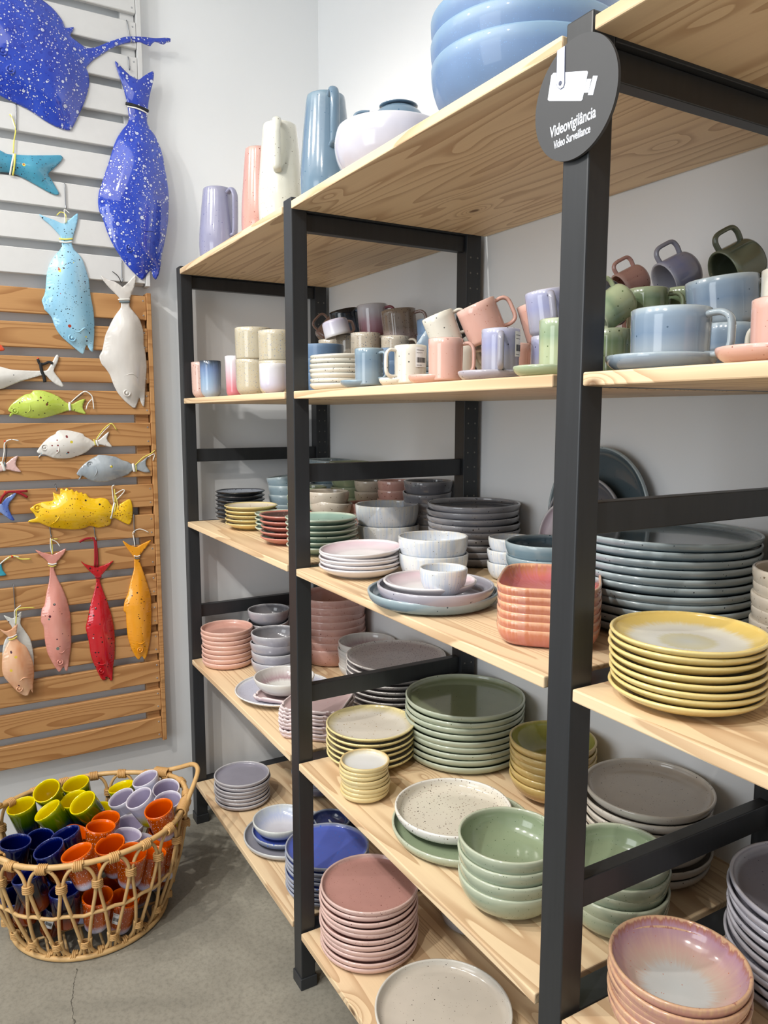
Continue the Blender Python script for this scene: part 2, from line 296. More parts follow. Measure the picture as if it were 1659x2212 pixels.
FISH={'ray':([(-3527,25280),(-3300,25152),(-3139,25006),(-3011,24833),(-2967,24690),(-2863,24714),(-2734,24762),(-2781,24631),(-2839,24514),(-2654,24402),(-2415,24282),(-2164,24356),(-1834,24554),(-1463,24762),(-1201,24869),(-826,24945),(-445,24996),(-96,25088),(20,25085),(10,25003),(-101,24956),(-181,24883),(-296,24886),(-449,24905),(-528,24833),(-588,24747),(-757,24763),(-907,24783),(-1208,24703),(-1470,24583),(-1769,24392),(-2030,24176),(-2252,23987),(-2382,23836),(-2447,23734),(-2394,23588),(-2378,23380),(-2434,23087),(-2556,22746),(-2712,22398),(-2867,22088),(-2961,21947),(-3118,21937),(-3356,21982),(-3655,22102),(-4013,22294),(-4367,22414),(-4747,22543),(-5201,22867),(-5619,23595),(-5722,24376),(-5376,25103),(-4722,25758),(-4098,25598)],[(-4473,23135),(-4642,23550)],[],[]),'blue':([(-1625,24098),(-1388,23906),(-1207,23783),(-974,23723),(-830,23843),(-674,23967),(-518,24047),(-548,23756),(-636,23445),(-705,23138),(-735,22839),(-772,22574),(-694,22385),(-547,22207),(-403,21895),(-317,21571),(-286,21312),(-222,20905),(-195,20528),(-208,20143),(-242,19755),(-315,19361),(-386,19044),(-478,18687),(-530,18333),(-598,18093),(-682,17962),(-758,18040),(-810,18229),(-890,18164),(-993,18020),(-1094,17926),(-1207,18001),(-1466,18245),(-1718,18562),(-1928,18915),(-2062,19236),(-2159,19558),(-2258,19803),(-2285,20020),(-2253,20317),(-2149,20624),(-2024,20971),(-1900,21319),(-1773,21704),(-1651,21979),(-1493,22225),(-1356,22395),(-1300,22588),(-1318,22875),(-1363,23156),(-1442,23465),(-1525,23699),(-1590,23899)],[(-1482,18794)],[('k',60,[(-1381,22972),(-1129,22929),(-904,22899),(-722,22878)]),('w',30,[(-1336,22901),(-1094,22863),(-869,22821),(-740,22794)])],[(-1303,19475),(-1041,19316),(-768,19347),(-656,19207)]),'teal':([(-5141,21208),(-4828,21090),(-4639,21019),(-4409,21039),(-4010,21087),(-3568,21158),(-3257,21208),(-3197,21165),(-3265,21030),(-3448,20825),(-3611,20641),(-3533,20494),(-3407,20263),(-3350,20146),(-3415,20094),(-3619,20144),(-3885,20266),(-4147,20386),(-4406,20486),(-4601,20526),(-4861,20504),(-5188,20386),(-5661,20349),(-6110,20548),(-5774,21034)],[],[('w',30,[(-4481,21045),(-4532,20830),(-4580,20616),(-4611,20456)]),('y',30,[(-4448,21050),(-4481,20804),(-4504,20627),(-4539,20456)]),('y',22,[(-4490,21060),(-4456,21392),(-4399,21710),(-4471,22004),(-4532,22078)]),('w',22,[(-4389,21712),(-4446,21872),(-4488,22103)])],[]),'lightblue':([(-3907,19503),(-3757,19450),(-3519,19390),(-3279,19319),(-3097,19460),(-2876,19651),(-2886,19432),(-2950,19206),(-3034,18941),(-3076,18790),(-3014,18614),(-2894,18498),(-2794,18342),(-2716,18091),(-2655,17836),(-2645,17804),(-2618,17356),(-2559,16940),(-2544,16551),(-2568,16158),(-2599,15895),(-2630,15690),(-2722,15758),(-2779,15887),(-2829,15819),(-2867,15687),(-2917,15613),(-3053,15712),(-3232,15866),(-3437,16050),(-3580,16234),(-3662,16421),(-3726,16640),(-3825,16760),(-3910,16849),(-3920,16927),(-3962,17096),(-3889,17259),(-3843,17450),(-3825,17640),(-3840,17471),(-3785,17883),(-3683,18182),(-3533,18415),(-3403,18573),(-3343,18725),(-3368,18940),(-3499,19105),(-3663,19265),(-3828,19388)],[(-3199,16064)],[('y',30,[(-3416,18880),(-3231,18875),(-3035,18923)]),('w',30,[(-3403,18798),(-3235,18791),(-3056,18836)]),('w',18,[(-3245,19316),(-3227,19535),(-3225,19715),(-3089,19624)]),('y',18,[(-3201,19339),(-3204,19574),(-3334,19629),(-3443,19525)])],[(-3318,16335),(-3036,16238),(-2849,16361),(-2708,16255)]),'white':([(-2302,17947),(-2138,17848),(-1916,17802),(-1742,17703),(-1695,17657),(-1525,17803),(-1302,18046),(-1285,17889),(-1350,17652),(-1441,17447),(-1498,17244),(-1489,17079),(-1362,16922),(-1220,16731),(-1116,16367),(-1115,15962),(-1075,15693),(-1056,15285),(-1107,14840),(-1138,14462),(-1167,14152),(-1197,14066),(-1267,14186),(-1312,14340),(-1368,14219),(-1442,14030),(-1510,14030),(-1768,14249),(-1956,14484),(-2076,14751),(-2163,15017),(-2284,15214),(-2391,15343),(-2445,15556),(-2357,15741),(-2299,15975),(-2241,16208),(-2064,16580),(-1924,16819),(-1769,17027),(-1748,17160),(-1790,17322),(-1929,17475),(-2084,17625),(-2235,17807)],[(-1702,14478)],[('w',25,[(-1834,17279),(-1661,17292),(-1479,17312)]),('g',40,[(-1804,17215),(-1647,17217),(-1489,17238)]),('k',15,[(-1722,17786),(-1811,17974),(-1968,18090)])],[(-1771,14994),(-1535,15068),(-1373,14936)]),'orangetip':([(-5542,15884),(-5126,15795),(-5059,15736),(-5007,15645),(-5137,15603),(-5418,15613)],[],[],[]),'whitelong':([(-5720,15201),(-5161,15172),(-4879,15103),(-4503,15082),(-4149,15086),(-3939,15099),(-3842,15230),(-3743,15394),(-3676,15525),(-3628,15575),(-3585,15529),(-3623,15366),(-3707,15202),(-3742,15104),(-3702,15009),(-3588,14850),(-3490,14657),(-3537,14630),(-3716,14717),(-3861,14843),(-3975,14969),(-4156,14932),(-4368,14863),(-4666,14761),(-4963,14628),(-5197,14530),(-5766,14427),(-6300,14664)],[],[('k',60,[(-4092,15318),(-4074,15095),(-4022,14936),(-4001,14760)]),('k',50,[(-4161,15427),(-4109,15285),(-3989,15289),(-3866,15342),(-3762,15313)]),('o',45,[(-4175,15436),(-4125,15419)])],[]),'green':([(-5015,13947),(-4935,14091),(-4721,14284),(-4539,14397),(-4390,14432),(-4327,14506),(-4118,14522),(-3881,14455),(-3673,14361),(-3555,14264),(-3406,14151),(-3267,14136),(-3123,14219),(-2979,14277),(-2906,14288),(-2952,14171),(-2988,14072),(-2977,13972),(-2903,13856),(-2936,13833),(-3138,13889),(-3292,13938),(-3448,13921),(-3636,13855),(-3885,13773),(-4129,13714),(-4369,13708),(-4574,13741),(-4747,13805),(-4892,13821),(-4953,13757),(-4996,13773),(-4962,13852),(-4917,13884),(-4989,13900)],[(-4837,13923)],[('w',45,[(-3349,14184),(-3364,14069),(-3348,13938)]),('w',22,[(-3312,14185),(-3116,14368),(-2905,14510),(-2736,14406),(-2694,14273),(-2675,13990)]),('k',14,[(-3280,14201),(-3118,14318),(-2955,14453)]),('w',20,[(-2715,14290),(-2843,14139),(-2898,13972)])],[(-4451,14126),(-4444,13966),(-4509,13869)]),'speckled':([(-4321,12733),(-4265,12829),(-4136,12991),(-3945,13168),(-3789,13248),(-3755,13313),(-3661,13362),(-3414,13350),(-3166,13291),(-3011,13239),(-2982,13172),(-2827,13086),(-2703,12999),(-2538,13081),(-2403,13198),(-2262,13298),(-2325,13129),(-2319,13027),(-2190,12837),(-2353,12857),(-2545,12912),(-2708,12881),(-2940,12700),(-3135,12604),(-3391,12527),(-3640,12511),(-3885,12541),(-4124,12646),(-4215,12632),(-4280,12545),(-4283,12601),(-4213,12664),(-4288,12683)],[(-4113,12859)],[('w',35,[(-2643,13049),(-2634,12964),(-2596,12869)]),('y',22,[(-2715,13084),(-2703,12999),(-2675,12897)]),('y',20,[(-2652,13066),(-2462,13334),(-2276,13509),(-2160,13535),(-2037,13347)]),('w',16,[(-2619,13066),(-2431,13300),(-2244,13485)])],[(-3742,12951),(-3737,12752),(-3818,12655)]),'greyfish':([(-3256,12043),(-3154,12201),(-2988,12364),(-2790,12494),(-2658,12558),(-2592,12597),(-2365,12578),(-2104,12527),(-1909,12418),(-1744,12361),(-1580,12252),(-1442,12300),(-1267,12399),(-1126,12501),(-1194,12345),(-1179,12204),(-1075,12024),(-1248,12013),(-1450,12090),(-1620,12079),(-1760,11962),(-2066,11852),(-2333,11777),(-2596,11764),(-2852,11816),(-3008,11925),(-3101,11979),(-3170,11857),(-3217,11866),(-3149,11964),(-3227,11994)],[(-2877,12327)],[('w',50,[(-1595,12304),(-1582,12182),(-1554,12041)]),('y',18,[(-1493,12301),(-1509,12162),(-1493,12039)]),('y',20,[(-1529,12250),(-1264,12487),(-1054,12586),(-894,12706)]),('w',18,[(-1126,12501),(-916,12583),(-975,12373)])],[(-2720,12254),(-2695,12083),(-2783,11916)]),'pinktail':([(-5604,12380),(-5319,12371),(-5142,12430),(-4990,12555),(-4834,12631),(-4893,12455),(-4886,12325),(-4771,12152),(-4952,12181),(-5153,12237),(-5330,12179),(-5760,12131),(-6171,12272)],[],[('w',50,[(-5285,12467),(-5234,12336),(-5198,12206)]),('g',30,[(-5198,12464),(-5177,12334)]),('w',22,[(-5242,12465),(-5182,12753),(-5154,13008),(-4989,13102),(-4787,13066)]),('k',14,[(-5170,12463),(-5119,12751),(-5114,12943)]),('o',40,[(-5172,13047),(-5131,13053)])],[]),'bluetail':([(-5713,11287),(-5383,11230),(-5204,11409),(-4941,11555),(-4982,11435),(-5109,11290),(-5158,11141),(-5111,10948),(-5019,10751),(-5122,10758),(-5299,10922),(-5396,11004),(-5726,11063),(-6047,11194)],[],[('r',45,[(-5381,11268),(-5303,11452),(-5161,11577),(-4957,11586),(-4629,11589)]),('r',45,[(-4957,11586),(-4790,11502),(-4640,11398)]),('o',50,[(-5256,11578),(-5202,11576)])],[]),'grouper':([(-4587,11069),(-4388,11192),(-4210,11240),(-3959,11264),(-3936,11380),(-3943,11516),(-3877,11474),(-3752,11448),(-3734,11596),(-3690,11621),(-3621,11559),(-3544,11641),(-3494,11553),(-3401,11580),(-3350,11487),(-3275,11534),(-3223,11461),(-3130,11476),(-3114,11416),(-3020,11431),(-2933,11307),(-2747,11257),(-2595,11277),(-2407,11219),(-2299,11051),(-2187,10964),(-1988,11074),(-1748,11191),(-1674,11076),(-1653,10808),(-1696,10523),(-1781,10385),(-2012,10504),(-2201,10619),(-2299,10605),(-2344,10446),(-2481,10383),(-2711,10359),(-2935,10428),(-3087,10379),(-3275,10352),(-3496,10361),(-3750,10396),(-4035,10456),(-4244,10561),(-4382,10630),(-4592,10652),(-4667,10680),(-4623,10724),(-4482,10753),(-4445,10789),(-4491,10908),(-4557,10990)],[(-4394,11076)],[('w',35,[(-2200,11106),(-2267,10908),(-2337,10616)]),('y',25,[(-2163,11084),(-2210,10884),(-2271,10612)]),('w',20,[(-2220,11107),(-2244,11452),(-2244,11613),(-2177,11650)]),('y',20,[(-2181,11105),(-2170,11367),(-2182,11529)]),('w',20,[(-2170,11367),(-1932,11497),(-1895,11435),(-2119,11203)]),('y',20,[(-2152,11326),(-2121,11162),(-2112,10898)])],[(-3759,10940),(-3879,10712),(-4030,10566)]),'pinksardine':([(-4512,9821),(-4322,9726),(-4182,9674),(-4066,9635),(-3930,9671),(-3670,9786),(-3732,9633),(-3887,9448),(-3976,9337),(-4027,9183),(-3934,8854),(-3804,8518),(-3710,8184),(-3640,7728),(-3640,7320),(-3653,6829),(-3720,6427),(-3773,6106),(-3818,5948),(-3871,5998),(-3902,6127),(-3961,6055),(-4040,5965),(-4142,6127),(-4241,6348),(-4337,6608),(-4391,6982),(-4404,7428),(-4472,7638),(-4429,7993),(-4352,8103),(-4280,8454),(-4190,8802),(-4146,9116),(-4147,9314),(-4228,9481),(-4397,9654)],[(-4005,6297)],[('w',30,[(-4190,9378),(-4073,9339),(-3946,9354)]),('y',20,[(-4183,9310),(-4076,9276),(-3963,9296)]),('w',18,[(-4065,9643),(-4092,9902),(-4080,10138)]),('y',18,[(-4047,9642),(-4045,9898),(-4053,10096),(-3873,10101)]),('w',18,[(-4053,10096),(-3914,10006),(-3830,9860)])],[(-4112,6736),(-3972,6591),(-3819,6690)]),'redsardine':([(-3265,9356),(-3139,9255),(-2954,9176),(-2804,9132),(-2650,9146),(-2474,9210),(-2308,9277),(-2419,9143),(-2581,8954),(-2682,8841),(-2728,8682),(-2646,8343),(-2528,7956),(-2429,7525),(-2370,7055),(-2372,6549),(-2409,6131),(-2461,5841),(-2506,5423),(-2576,5444),(-2630,5573),(-2712,5481),(-2771,5479),(-2845,5568),(-2984,5930),(-3101,6327),(-3139,6751),(-3192,7091),(-3211,7259),(-3141,7538),(-3047,7938),(-2936,8295),(-2846,8613),(-2856,8819),(-2964,8953),(-3107,9130)],[(-2823,5806)],[('r',45,[(-2874,8841),(-2780,8802),(-2683,8821)]),('r',45,[(-2860,9146),(-2831,9550),(-2841,9997),(-2990,10050),(-3141,10022),(-3275,9952)]),('r',40,[(-2784,9139),(-2778,9546),(-2797,9973)])],[(-2977,6097),(-2786,6023),(-2587,6117)]),'orangesardine':([(-1997,9896),(-1806,9747),(-1611,9648),(-1407,9734),(-1128,9837),(-1249,9658),(-1418,9464),(-1503,9346),(-1501,9178),(-1401,8832),(-1294,8440),(-1207,8047),(-1194,7618),(-1221,7106),(-1257,6680),(-1333,6302),(-1404,6053),(-1478,5952),(-1547,6076),(-1633,5978),(-1713,6017),(-1862,6342),(-1965,6785),(-1987,7213),(-1994,7552),(-2061,7645),(-2018,7934),(-1909,8173),(-1815,8540),(-1700,8905),(-1669,9194),(-1683,9342),(-1814,9541),(-1944,9759)],[(-1620,6312)],[('w',25,[(-1682,9383),(-1583,9353),(-1482,9373)]),('g',25,[(-1672,9312),(-1585,9287),(-1496,9303)]),('w',18,[(-1630,9670),(-1660,9942),(-1672,10130),(-1509,10221),(-1350,10188),(-1192,10093)]),('k',12,[(-1603,9668),(-1618,9981),(-1632,10147)])],[(-1810,6633),(-1612,6518),(-1446,6579)]),'peach':([(-5589,7576),(-5456,7498),(-5317,7518),(-5125,7668),(-5145,7493),(-5175,7260),(-5062,7084),(-4929,6943),(-4836,6688),(-4762,6394),(-4754,6069),(-4796,5751),(-4827,5492),(-4875,5603),(-4955,5435),(-5027,5436),(-5213,5584),(-5408,5862),(-5567,6130),(-5605,6375),(-5566,6765),(-5446,7063),(-5351,7207),(-5396,7332),(-5526,7469)],[(-5172,5698)],[('y',25,[(-5385,7231),(-5263,7233),(-5148,7296)]),('w',25,[(-5392,7292),(-5277,7306),(-5152,7356)]),('y',20,[(-5171,7655),(-5141,7888),(-5112,8101),(-4900,8133),(-4638,8099)]),('w',20,[(-5188,7658),(-5185,7894),(-5164,8088),(-5000,8224)])],[(-5176,5941),(-5048,6039),(-4874,5968)]),'whiteback':([(-5459,7938),(-5332,7874),(-5231,7821),(-5123,7886),(-4985,7986),(-5032,7636),(-4938,7424),(-4795,7123),(-4735,6712),(-4744,6269),(-4843,6205),(-5244,6314),(-5545,6524),(-5552,6882),(-5473,7186),(-5326,7361),(-5263,7550),(-5372,7762)],[],[],[]),'cyantail':([(-5816,9518),(-5481,9485),(-5408,9574),(-5436,9442),(-5408,9285),(-5330,9142),(-5501,9133),(-5833,9214)],[],[('w',25,[(-5481,9485),(-5304,9622),(-5146,9684),(-4959,9647)]),('y',25,[(-5411,9536),(-5128,9702),(-4927,9586),(-4649,9560)]),('o',45,[(-5170,9686),(-5115,9681)])],[])}
HOOKS=[[(-4351,22335),(-4385,21697)],[(-3184,20399),(-3189,19733)],[(-1247,25262),(-1159,24695)],[(-1250,24263),(-1238,23924)],[(-1676,18387),(-1688,17815)],[(-3848,11701),(-3841,11545)],[(-4079,10444),(-4065,10167)],[(-2828,10331),(-2801,9985)],[(-1627,10656),(-1636,10119)],[(-5157,8780),(-5154,8014)]]
SIGNC=(0.8502,1.7486,0.0675)
SIGN={'body':[(8102,17883),(8139,17897),(8698,17718),(8717,17698),(8643,17430),(8620,17419),(8076,17600),(8049,17624),(8053,17644)],'arm':[(8205,18121),(8327,18125),(8338,17709),(8323,17675),(8274,17670),(8228,17704),(8208,17747)],'lens1':[(8704,17628),(8775,17605),(8732,17473),(8663,17494)],'lens2':[(8799,17629),(8871,17603),(8807,17420),(8726,17447)],'pivot':[(8274,17732)],'t1':[(8101,17162),(8863,17171),(8075,17296)],'t2':[(8176,17015),(8783,17029),(8165,17102)]}
TUMB2=[('yg', -0.7257, -0.5429, 0.2822, -63, 14.2), ('yg', -0.731, -0.4747, 0.3073, -43, 30.9), ('yg', -0.7725, -0.3899, 0.289, -60, 14.7), ('yg', -0.6652, -0.4815, 0.2799, -95, 29.2), ('yg', -0.7014, -0.4063, 0.2774, -62, 15.1), ('yg', -0.6291, -0.393, 0.2957, -68, 31.1), ('yg', -0.7444, -0.2659, 0.2609, -117, 13.5), ('li', -0.6548, -0.2131, 0.3123, -89, 19.5), ('li', -0.5751, -0.1709, 0.3055, -25, 19.0), ('li', -0.5024, -0.1849, 0.3072, -29, 13.8), ('li', -0.5565, -0.2531, 0.3066, -75, 25.8), ('li', -0.669, -0.2813, 0.2638, -81, 21.9), ('li', -0.6018, -0.2684, 0.2143, 24, 12.8), ('li', -0.4988, -0.297, 0.2376, 66, 11.6), ('or', -0.4334, -0.2262, 0.3256, -56, 16.6), ('or', -0.5067, -0.3637, 0.2774, 80, 7.9), ('or', -0.5735, -0.3406, 0.2592, -30, 8.0), ('or', -0.4357, -0.355, 0.2592, -51, 14.7), ('or', -0.3802, -0.4438, 0.2931, -100, 14.8), ('or', -0.5852, -0.4093, 0.2346, 82, 26.4), ('or', -0.3746, -0.31, 0.2548, 16, 12.9), ('or', -0.4184, -0.2506, 0.2132, 89, 9.4), ('na', -0.5268, -0.5715, 0.2828, 54, 5.9), ('na', -0.5265, -0.4532, 0.2718, -111, 15.0), ('na', -0.4667, -0.5002, 0.2754, -78, 17.5), ('na', -0.5649, -0.5126, 0.2547, -14, 15.5), ('na', -0.6008, -0.5778, 0.2349, 100, 20.8), ('na', -0.6356, -0.5728, 0.1238, -87, 21.2), ('na', -0.4347, -0.5537, 0.237, -108, 14.4), ('na', -0.4987, -0.5331, 0.1701, 114, 21.5), ('na', -0.406, -0.4729, 0.1859, -134, 1.8), ('na', -0.5443, -0.5049, 0.1161, -45, 21.1), ('na', -0.4692, -0.4811, 0.115, 37, 21.4), ('na', -0.5558, -0.5775, 0.1187, -53, 15.1), ('or', -0.5201, -0.4034, 0.1145, 137, 21.2), ('or', -0.4495, -0.4123, 0.2007, 55, 5.1), ('or', -0.382, -0.3984, 0.1594, 17, 9.4), ('or', -0.4678, -0.3509, 0.1202, -8, 9.4), ('or', -0.3971, -0.3295, 0.1183, 42, 13.9), ('or', -0.477, -0.2784, 0.1135, -4, 21.5), ('or', -0.4784, -0.211, 0.1958, 170, 10.2), ('or', -0.5286, -0.1985, 0.1149, 31, 21.5), ('or', -0.5872, -0.1861, 0.1747, 47, 21.3), ('li', -0.5391, -0.2455, 0.1838, 65, 21.3), ('yg', -0.7721, -0.4285, 0.1806, -142, 18.3), ('yg', -0.7352, -0.3239, 0.2017, 12, 19.9), ('yg', -0.7149, -0.4718, 0.1718, 139, 20.9), ('li', -0.6995, -0.2842, 0.142, 143, 3.8)]
# ---------------------------------------------------------------- room
def wallmat(name, h, b=.04):
    t = NT(name); v = t.coord(); c = t.mix(t.math('MULTIPLY', t.noise(v, 3, 4), .1), lin(h), (.5, .52, .55, 1))
    t.bump(t.noise(v, 150, 4), b, .002); return t.out(c, .6)
CN = (.168, .986, .516)
def floormat():
    t = NT('concrete'); v = t.coord()
    n1 = t.noise(v, 2.2, 6, .6, dist=.6); n2 = t.noise(v, 90, 4, .7); n3 = t.noise(t.map(v, (1, 5, 1)), 5, 5, .65)
    c = t.ramp(n1, [(.3, '#75736a'), (.5, '#928e82'), (.7, '#aaa698')])
    c = t.mix(t.math('MULTIPLY', n3, .35), c, lin('#7b766c'))
    c = t.mix(t.ramp(n2, [(.45, (0, 0, 0, 1)), (.75, (.5, .5, .5, 1))]), c, lin('#5b5951'))
    c = t.specks(c, v, 60, .03, .12, '#c9c6bd')
    # hairline crack
    sx = t.n('ShaderNodeSeparateXYZ'); t.l(v, sx.inputs[0])
    ln = t.math('ADD', t.math('MULTIPLY', sx.outputs[0], CN[0]), t.math('MULTIPLY', sx.outputs[1], CN[1]))
    ln = t.math('ADD', ln, t.math('MULTIPLY', t.math('SUBTRACT', t.noise(v, 9, 5, .65), .5), .06))
    dd = t.math('ABSOLUTE', t.math('ADD', ln, CN[2]))
    m = t.math('MULTIPLY', t.math('LESS_THAN', dd, .0011), t.math('GREATER_THAN', sx.outputs[0], -.35))
    c = t.mix(t.math('MULTIPLY', m, .75), c, lin('#3a3832'))
    t.bump(t.noise(v, 120, 4, .7), .12, .002)
    return t.out(c, t.ramp(n1, [(.3, (.38,)*3+(1,)), (.7, (.6,)*3+(1,))]), 0, .4)
def struct(name, a, b, m):
    bm = bmesh.new(); box(bm, a, b); o = frombm(name, bm, m); o['kind'] = 'structure'; return o
WALL = wallmat('wall_paint', '#eef0f1'); YW, XW = .516, -.948
struct('floor', (XW, -4.2, -.1), (4.2, YW, 0), floormat())
struct('wall_back', (XW-.1, YW, -.1), (4.2, YW+.1, 3.1), WALL)
struct('wall_left', (XW-.1, -4.2, -.1), (XW, YW, 3.1), WALL)
struct('ceiling', (XW-.1, -4.2, 3.1), (4.2, YW+.1, 3.2), wallmat('ceiling_paint', '#eceded'))

# ---------------------------------------------------------------- pine
def pine(name, c0, c1, knots=1, along='x', ring=1.0, planks=.0):
    t = NT(name); v = t.coord(); oi = t.n('ShaderNodeObjectInfo').outputs['Random']
    geo = t.n('ShaderNodeNewGeometry').outputs['Random Per Island']
    seed = t.math('ADD', t.math('MULTIPLY', oi, 37.0), t.math('MULTIPLY', geo, 53.0))
    off = t.n('ShaderNodeCombineXYZ'); [t.l(seed, off.inputs[i]) for i in range(3)]
    va = t.n('ShaderNodeVectorMath', operation='ADD'); t.l(v, va.inputs[0]); t.l(off.outputs[0], va.inputs[1]); v = va.outputs[0]
    s = (.42, 6.5, 6.5) if along == 'x' else (6.5, .6, 6.5)
    vm = t.map(v, s)
    kv = t.voro(t.map(v, (1.1, 2.6, 2.6) if along == 'x' else (2.6, 1.1, 2.6)), 3.1 if knots > 1 else 2.0)
    kd = kv.outputs['Distance']; sp = t.n('ShaderNodeSeparateColor'); t.l(kv.outputs['Color'], sp.inputs[0]); keep = t.math('LESS_THAN', sp.outputs[0], .4*knots)
    n = t.noise(vm, 1.3, 2, .4, dist=.15)
    pull = t.math('MULTIPLY', t.math('MULTIPLY', keep, t.math('POWER', t.math('MAXIMUM', t.math('SUBTRACT', 1, t.math('MULTIPLY', kd, 2.2)), 0), 3)), 1.1)
    rings = t.math('FRACT', t.math('ADD', t.math('MULTIPLY', n, 17*ring), t.math('MULTIPLY', pull, 5)))
    g = t.ramp(rings, [(0, (0, 0, 0, 1)), (.55, (.12, .12, .12, 1)), (.86, (.85, .85, .85, 1)), (.97, (1, 1, 1, 1)), (1, (0, 0, 0, 1))])
    fine = t.noise(t.map(v, (3, 160, 160) if along == 'x' else (160, 3, 160)), 1.5, 3)
    c = t.mix(t.math('MULTIPLY', g, .8), lin(c0), lin(c1))
    c = t.mix(t.math('MULTIPLY', fine, .22), c, lin(c1))
    c = t.mix(t.math('MULTIPLY', t.noise(t.map(v, (.7, 9, 9) if along == 'x' else (9, .7, 9)), .9, 1), .3), c, lin('#f0dcb4' if along == 'x' else '#a06f3d'))
    km = t.math('MULTIPLY', keep, t.ramp(t.math('ADD', kd, t.math('MULTIPLY', t.noise(v, 60, 2), .03)), [(.05, (1, 1, 1, 1)), (.085, (0, 0, 0, 1))]))
    c = t.mix(t.math('MULTIPLY', km, .85), c, lin('#5a3a22'))
    t.bump(g, .05, .001)
    return t.out(c, .5, 0, .35)
PINE = pine('pine_board', '#e4cba6', '#ac8460', knots=1.6)
SLATW = pine('oiled_pine', '#c99a66', '#96653a', along='y', ring=1.1, knots=.9)
WSLAT = plain('white_slat_paint', '#d6d6d5', .5, bumpy=.05)
BLACK = NT('black_stain'); _v = BLACK.coord()
BLACKM = BLACK.out(BLACK.mix(BLACK.noise(BLACK.map(_v, (60, 60, 3)), 2, 3), lin('#1f2123'), lin('#2c2e31')), .4, 0, .5)
DARKP = plain('black_plastic', '#2e3033', .45)

# ---------------------------------------------------------------- shelving
wx, wy, PIT = .0433, .0308, .8713
def side_frame(xr, label):
    root = empty('shelf_side_frame', (xr-wx/2, 0, 0)); cx = xr-wx/2
    for y0, y1 in ((0, wy+.006), (.503-wy-.012, .503)):
        bm = bmesh.new(); box(bm, (-wx/2, y0, .012), (wx/2, y1, 1.8403), .0022)
        p = frombm('post', bm, BLACKM, root)
        bm = bmesh.new(); box(bm, (-wx/2-.003, y0-.003, 0), (wx/2+.003, y1+.003, .0292), .0015); frombm('foot_cap', bm, DARKP, root)
        if y0 > 0:   # two columns of shelf pin holes with brass rims
            bm = bmesh.new()
            for k in range(46):
                for yy in (y0+.011, y1-.011):
                    z = .12+k*.0365
                    bmesh.ops.create_cone(bm, cap_ends=True, segments=8, radius1=.0022, radius2=.0022, depth=.0006, matrix=Matrix.Translation((wx/2+.0002, yy, z)) @ Matrix.Rotation(PI/2, 4, 'Y'))
            frombm('pin_hole', bm, plain('pin_hole_rim', '#77746c', .4, .4), root)['kind'] = 'stuff'
    for za, zb in ((1.776, 1.8125), (1.231, 1.272), (.716, .757), (.05, .09)):
        bm = bmesh.new(); box(bm, (-.011, wy+.0062, za), (.011, .503-wy-.0122, zb), .0015); frombm('rail', bm, BLACKM, root)
    bm = bmesh.new(); box(bm, (-wx/2, wy+.0062, 1.8127), (wx/2, .503-wy-.0122, 1.829), .001); frombm('top_bar', bm, BLACKM, root)
    for zz in (1.433, 1.0395, .580, .152):
        bm = bmesh.new(); box(bm, (-.0215, wy+.0064, zz-.0155), (.0215, .503-wy-.0124, zz-.0045), .0008); frombm('gap_bar', bm, BLACKM, root)  # dark bars added against bright gaps between boards; fourth level has a real one
    tag(root, label, 'shelf frame', 'black side frames of the shelving'); return root
side_frame(-.8726, 'black wooden side frame at the far left end of the shelving, beside the slatted wall')
side_frame(0, 'black wooden side frame in the middle, its foot standing beside the pink plates')
side_frame(.87, 'black wooden side frame nearest the camera, carrying the round surveillance sign')
side_frame(1.743, 'black wooden side frame at the near end, out past the right edge')
LV = {1: 'top', 2: 'second', 3: 'third', 4: 'fourth', 5: 'lowest'}
HOLD = {1: ('the lilac, pink and cream pitchers', 'the blue pitcher and the large blue bowls', 'nothing, seen from below beside the round sign'),
        2: ('the speckled cups and tumblers', 'espresso mugs on their saucers', 'the wide blue cup on its saucer'),
        3: ('the black and yellow side plates', 'the coral square dishes', 'the yellow plates'),
        4: ('the wavy-edged pink dishes', 'the tall stack of olive green plates', 'the pink and white pasta bowls'),
        5: ('the lilac plates at floor height', 'the tall stack of pink plates', 'nothing in view at floor height')}
for lv, z in ((1, Z1), (2, Z2), (3, Z3), (4, Z4), (5, Z5)):
    for b, (xa, xb) in enumerate(((-.8682, -.0478), (.0046, .8222), (.8746, 1.695))):
        bm = bmesh.new(); zz = z
        box(bm, (xa, -.0022, zz-.0165), (xb, .511, zz), .002)
        o = frombm('shelf_board', bm, PINE)
        hold = HOLD[lv][b]
        tag(o, 'pine shelf board, %s level, %s' % (LV[lv], ('holding '+hold) if not hold.startswith('nothing') else hold.replace('nothing, ', '').replace('nothing in view', 'empty')), 'shelf', 'pine shelf boards')

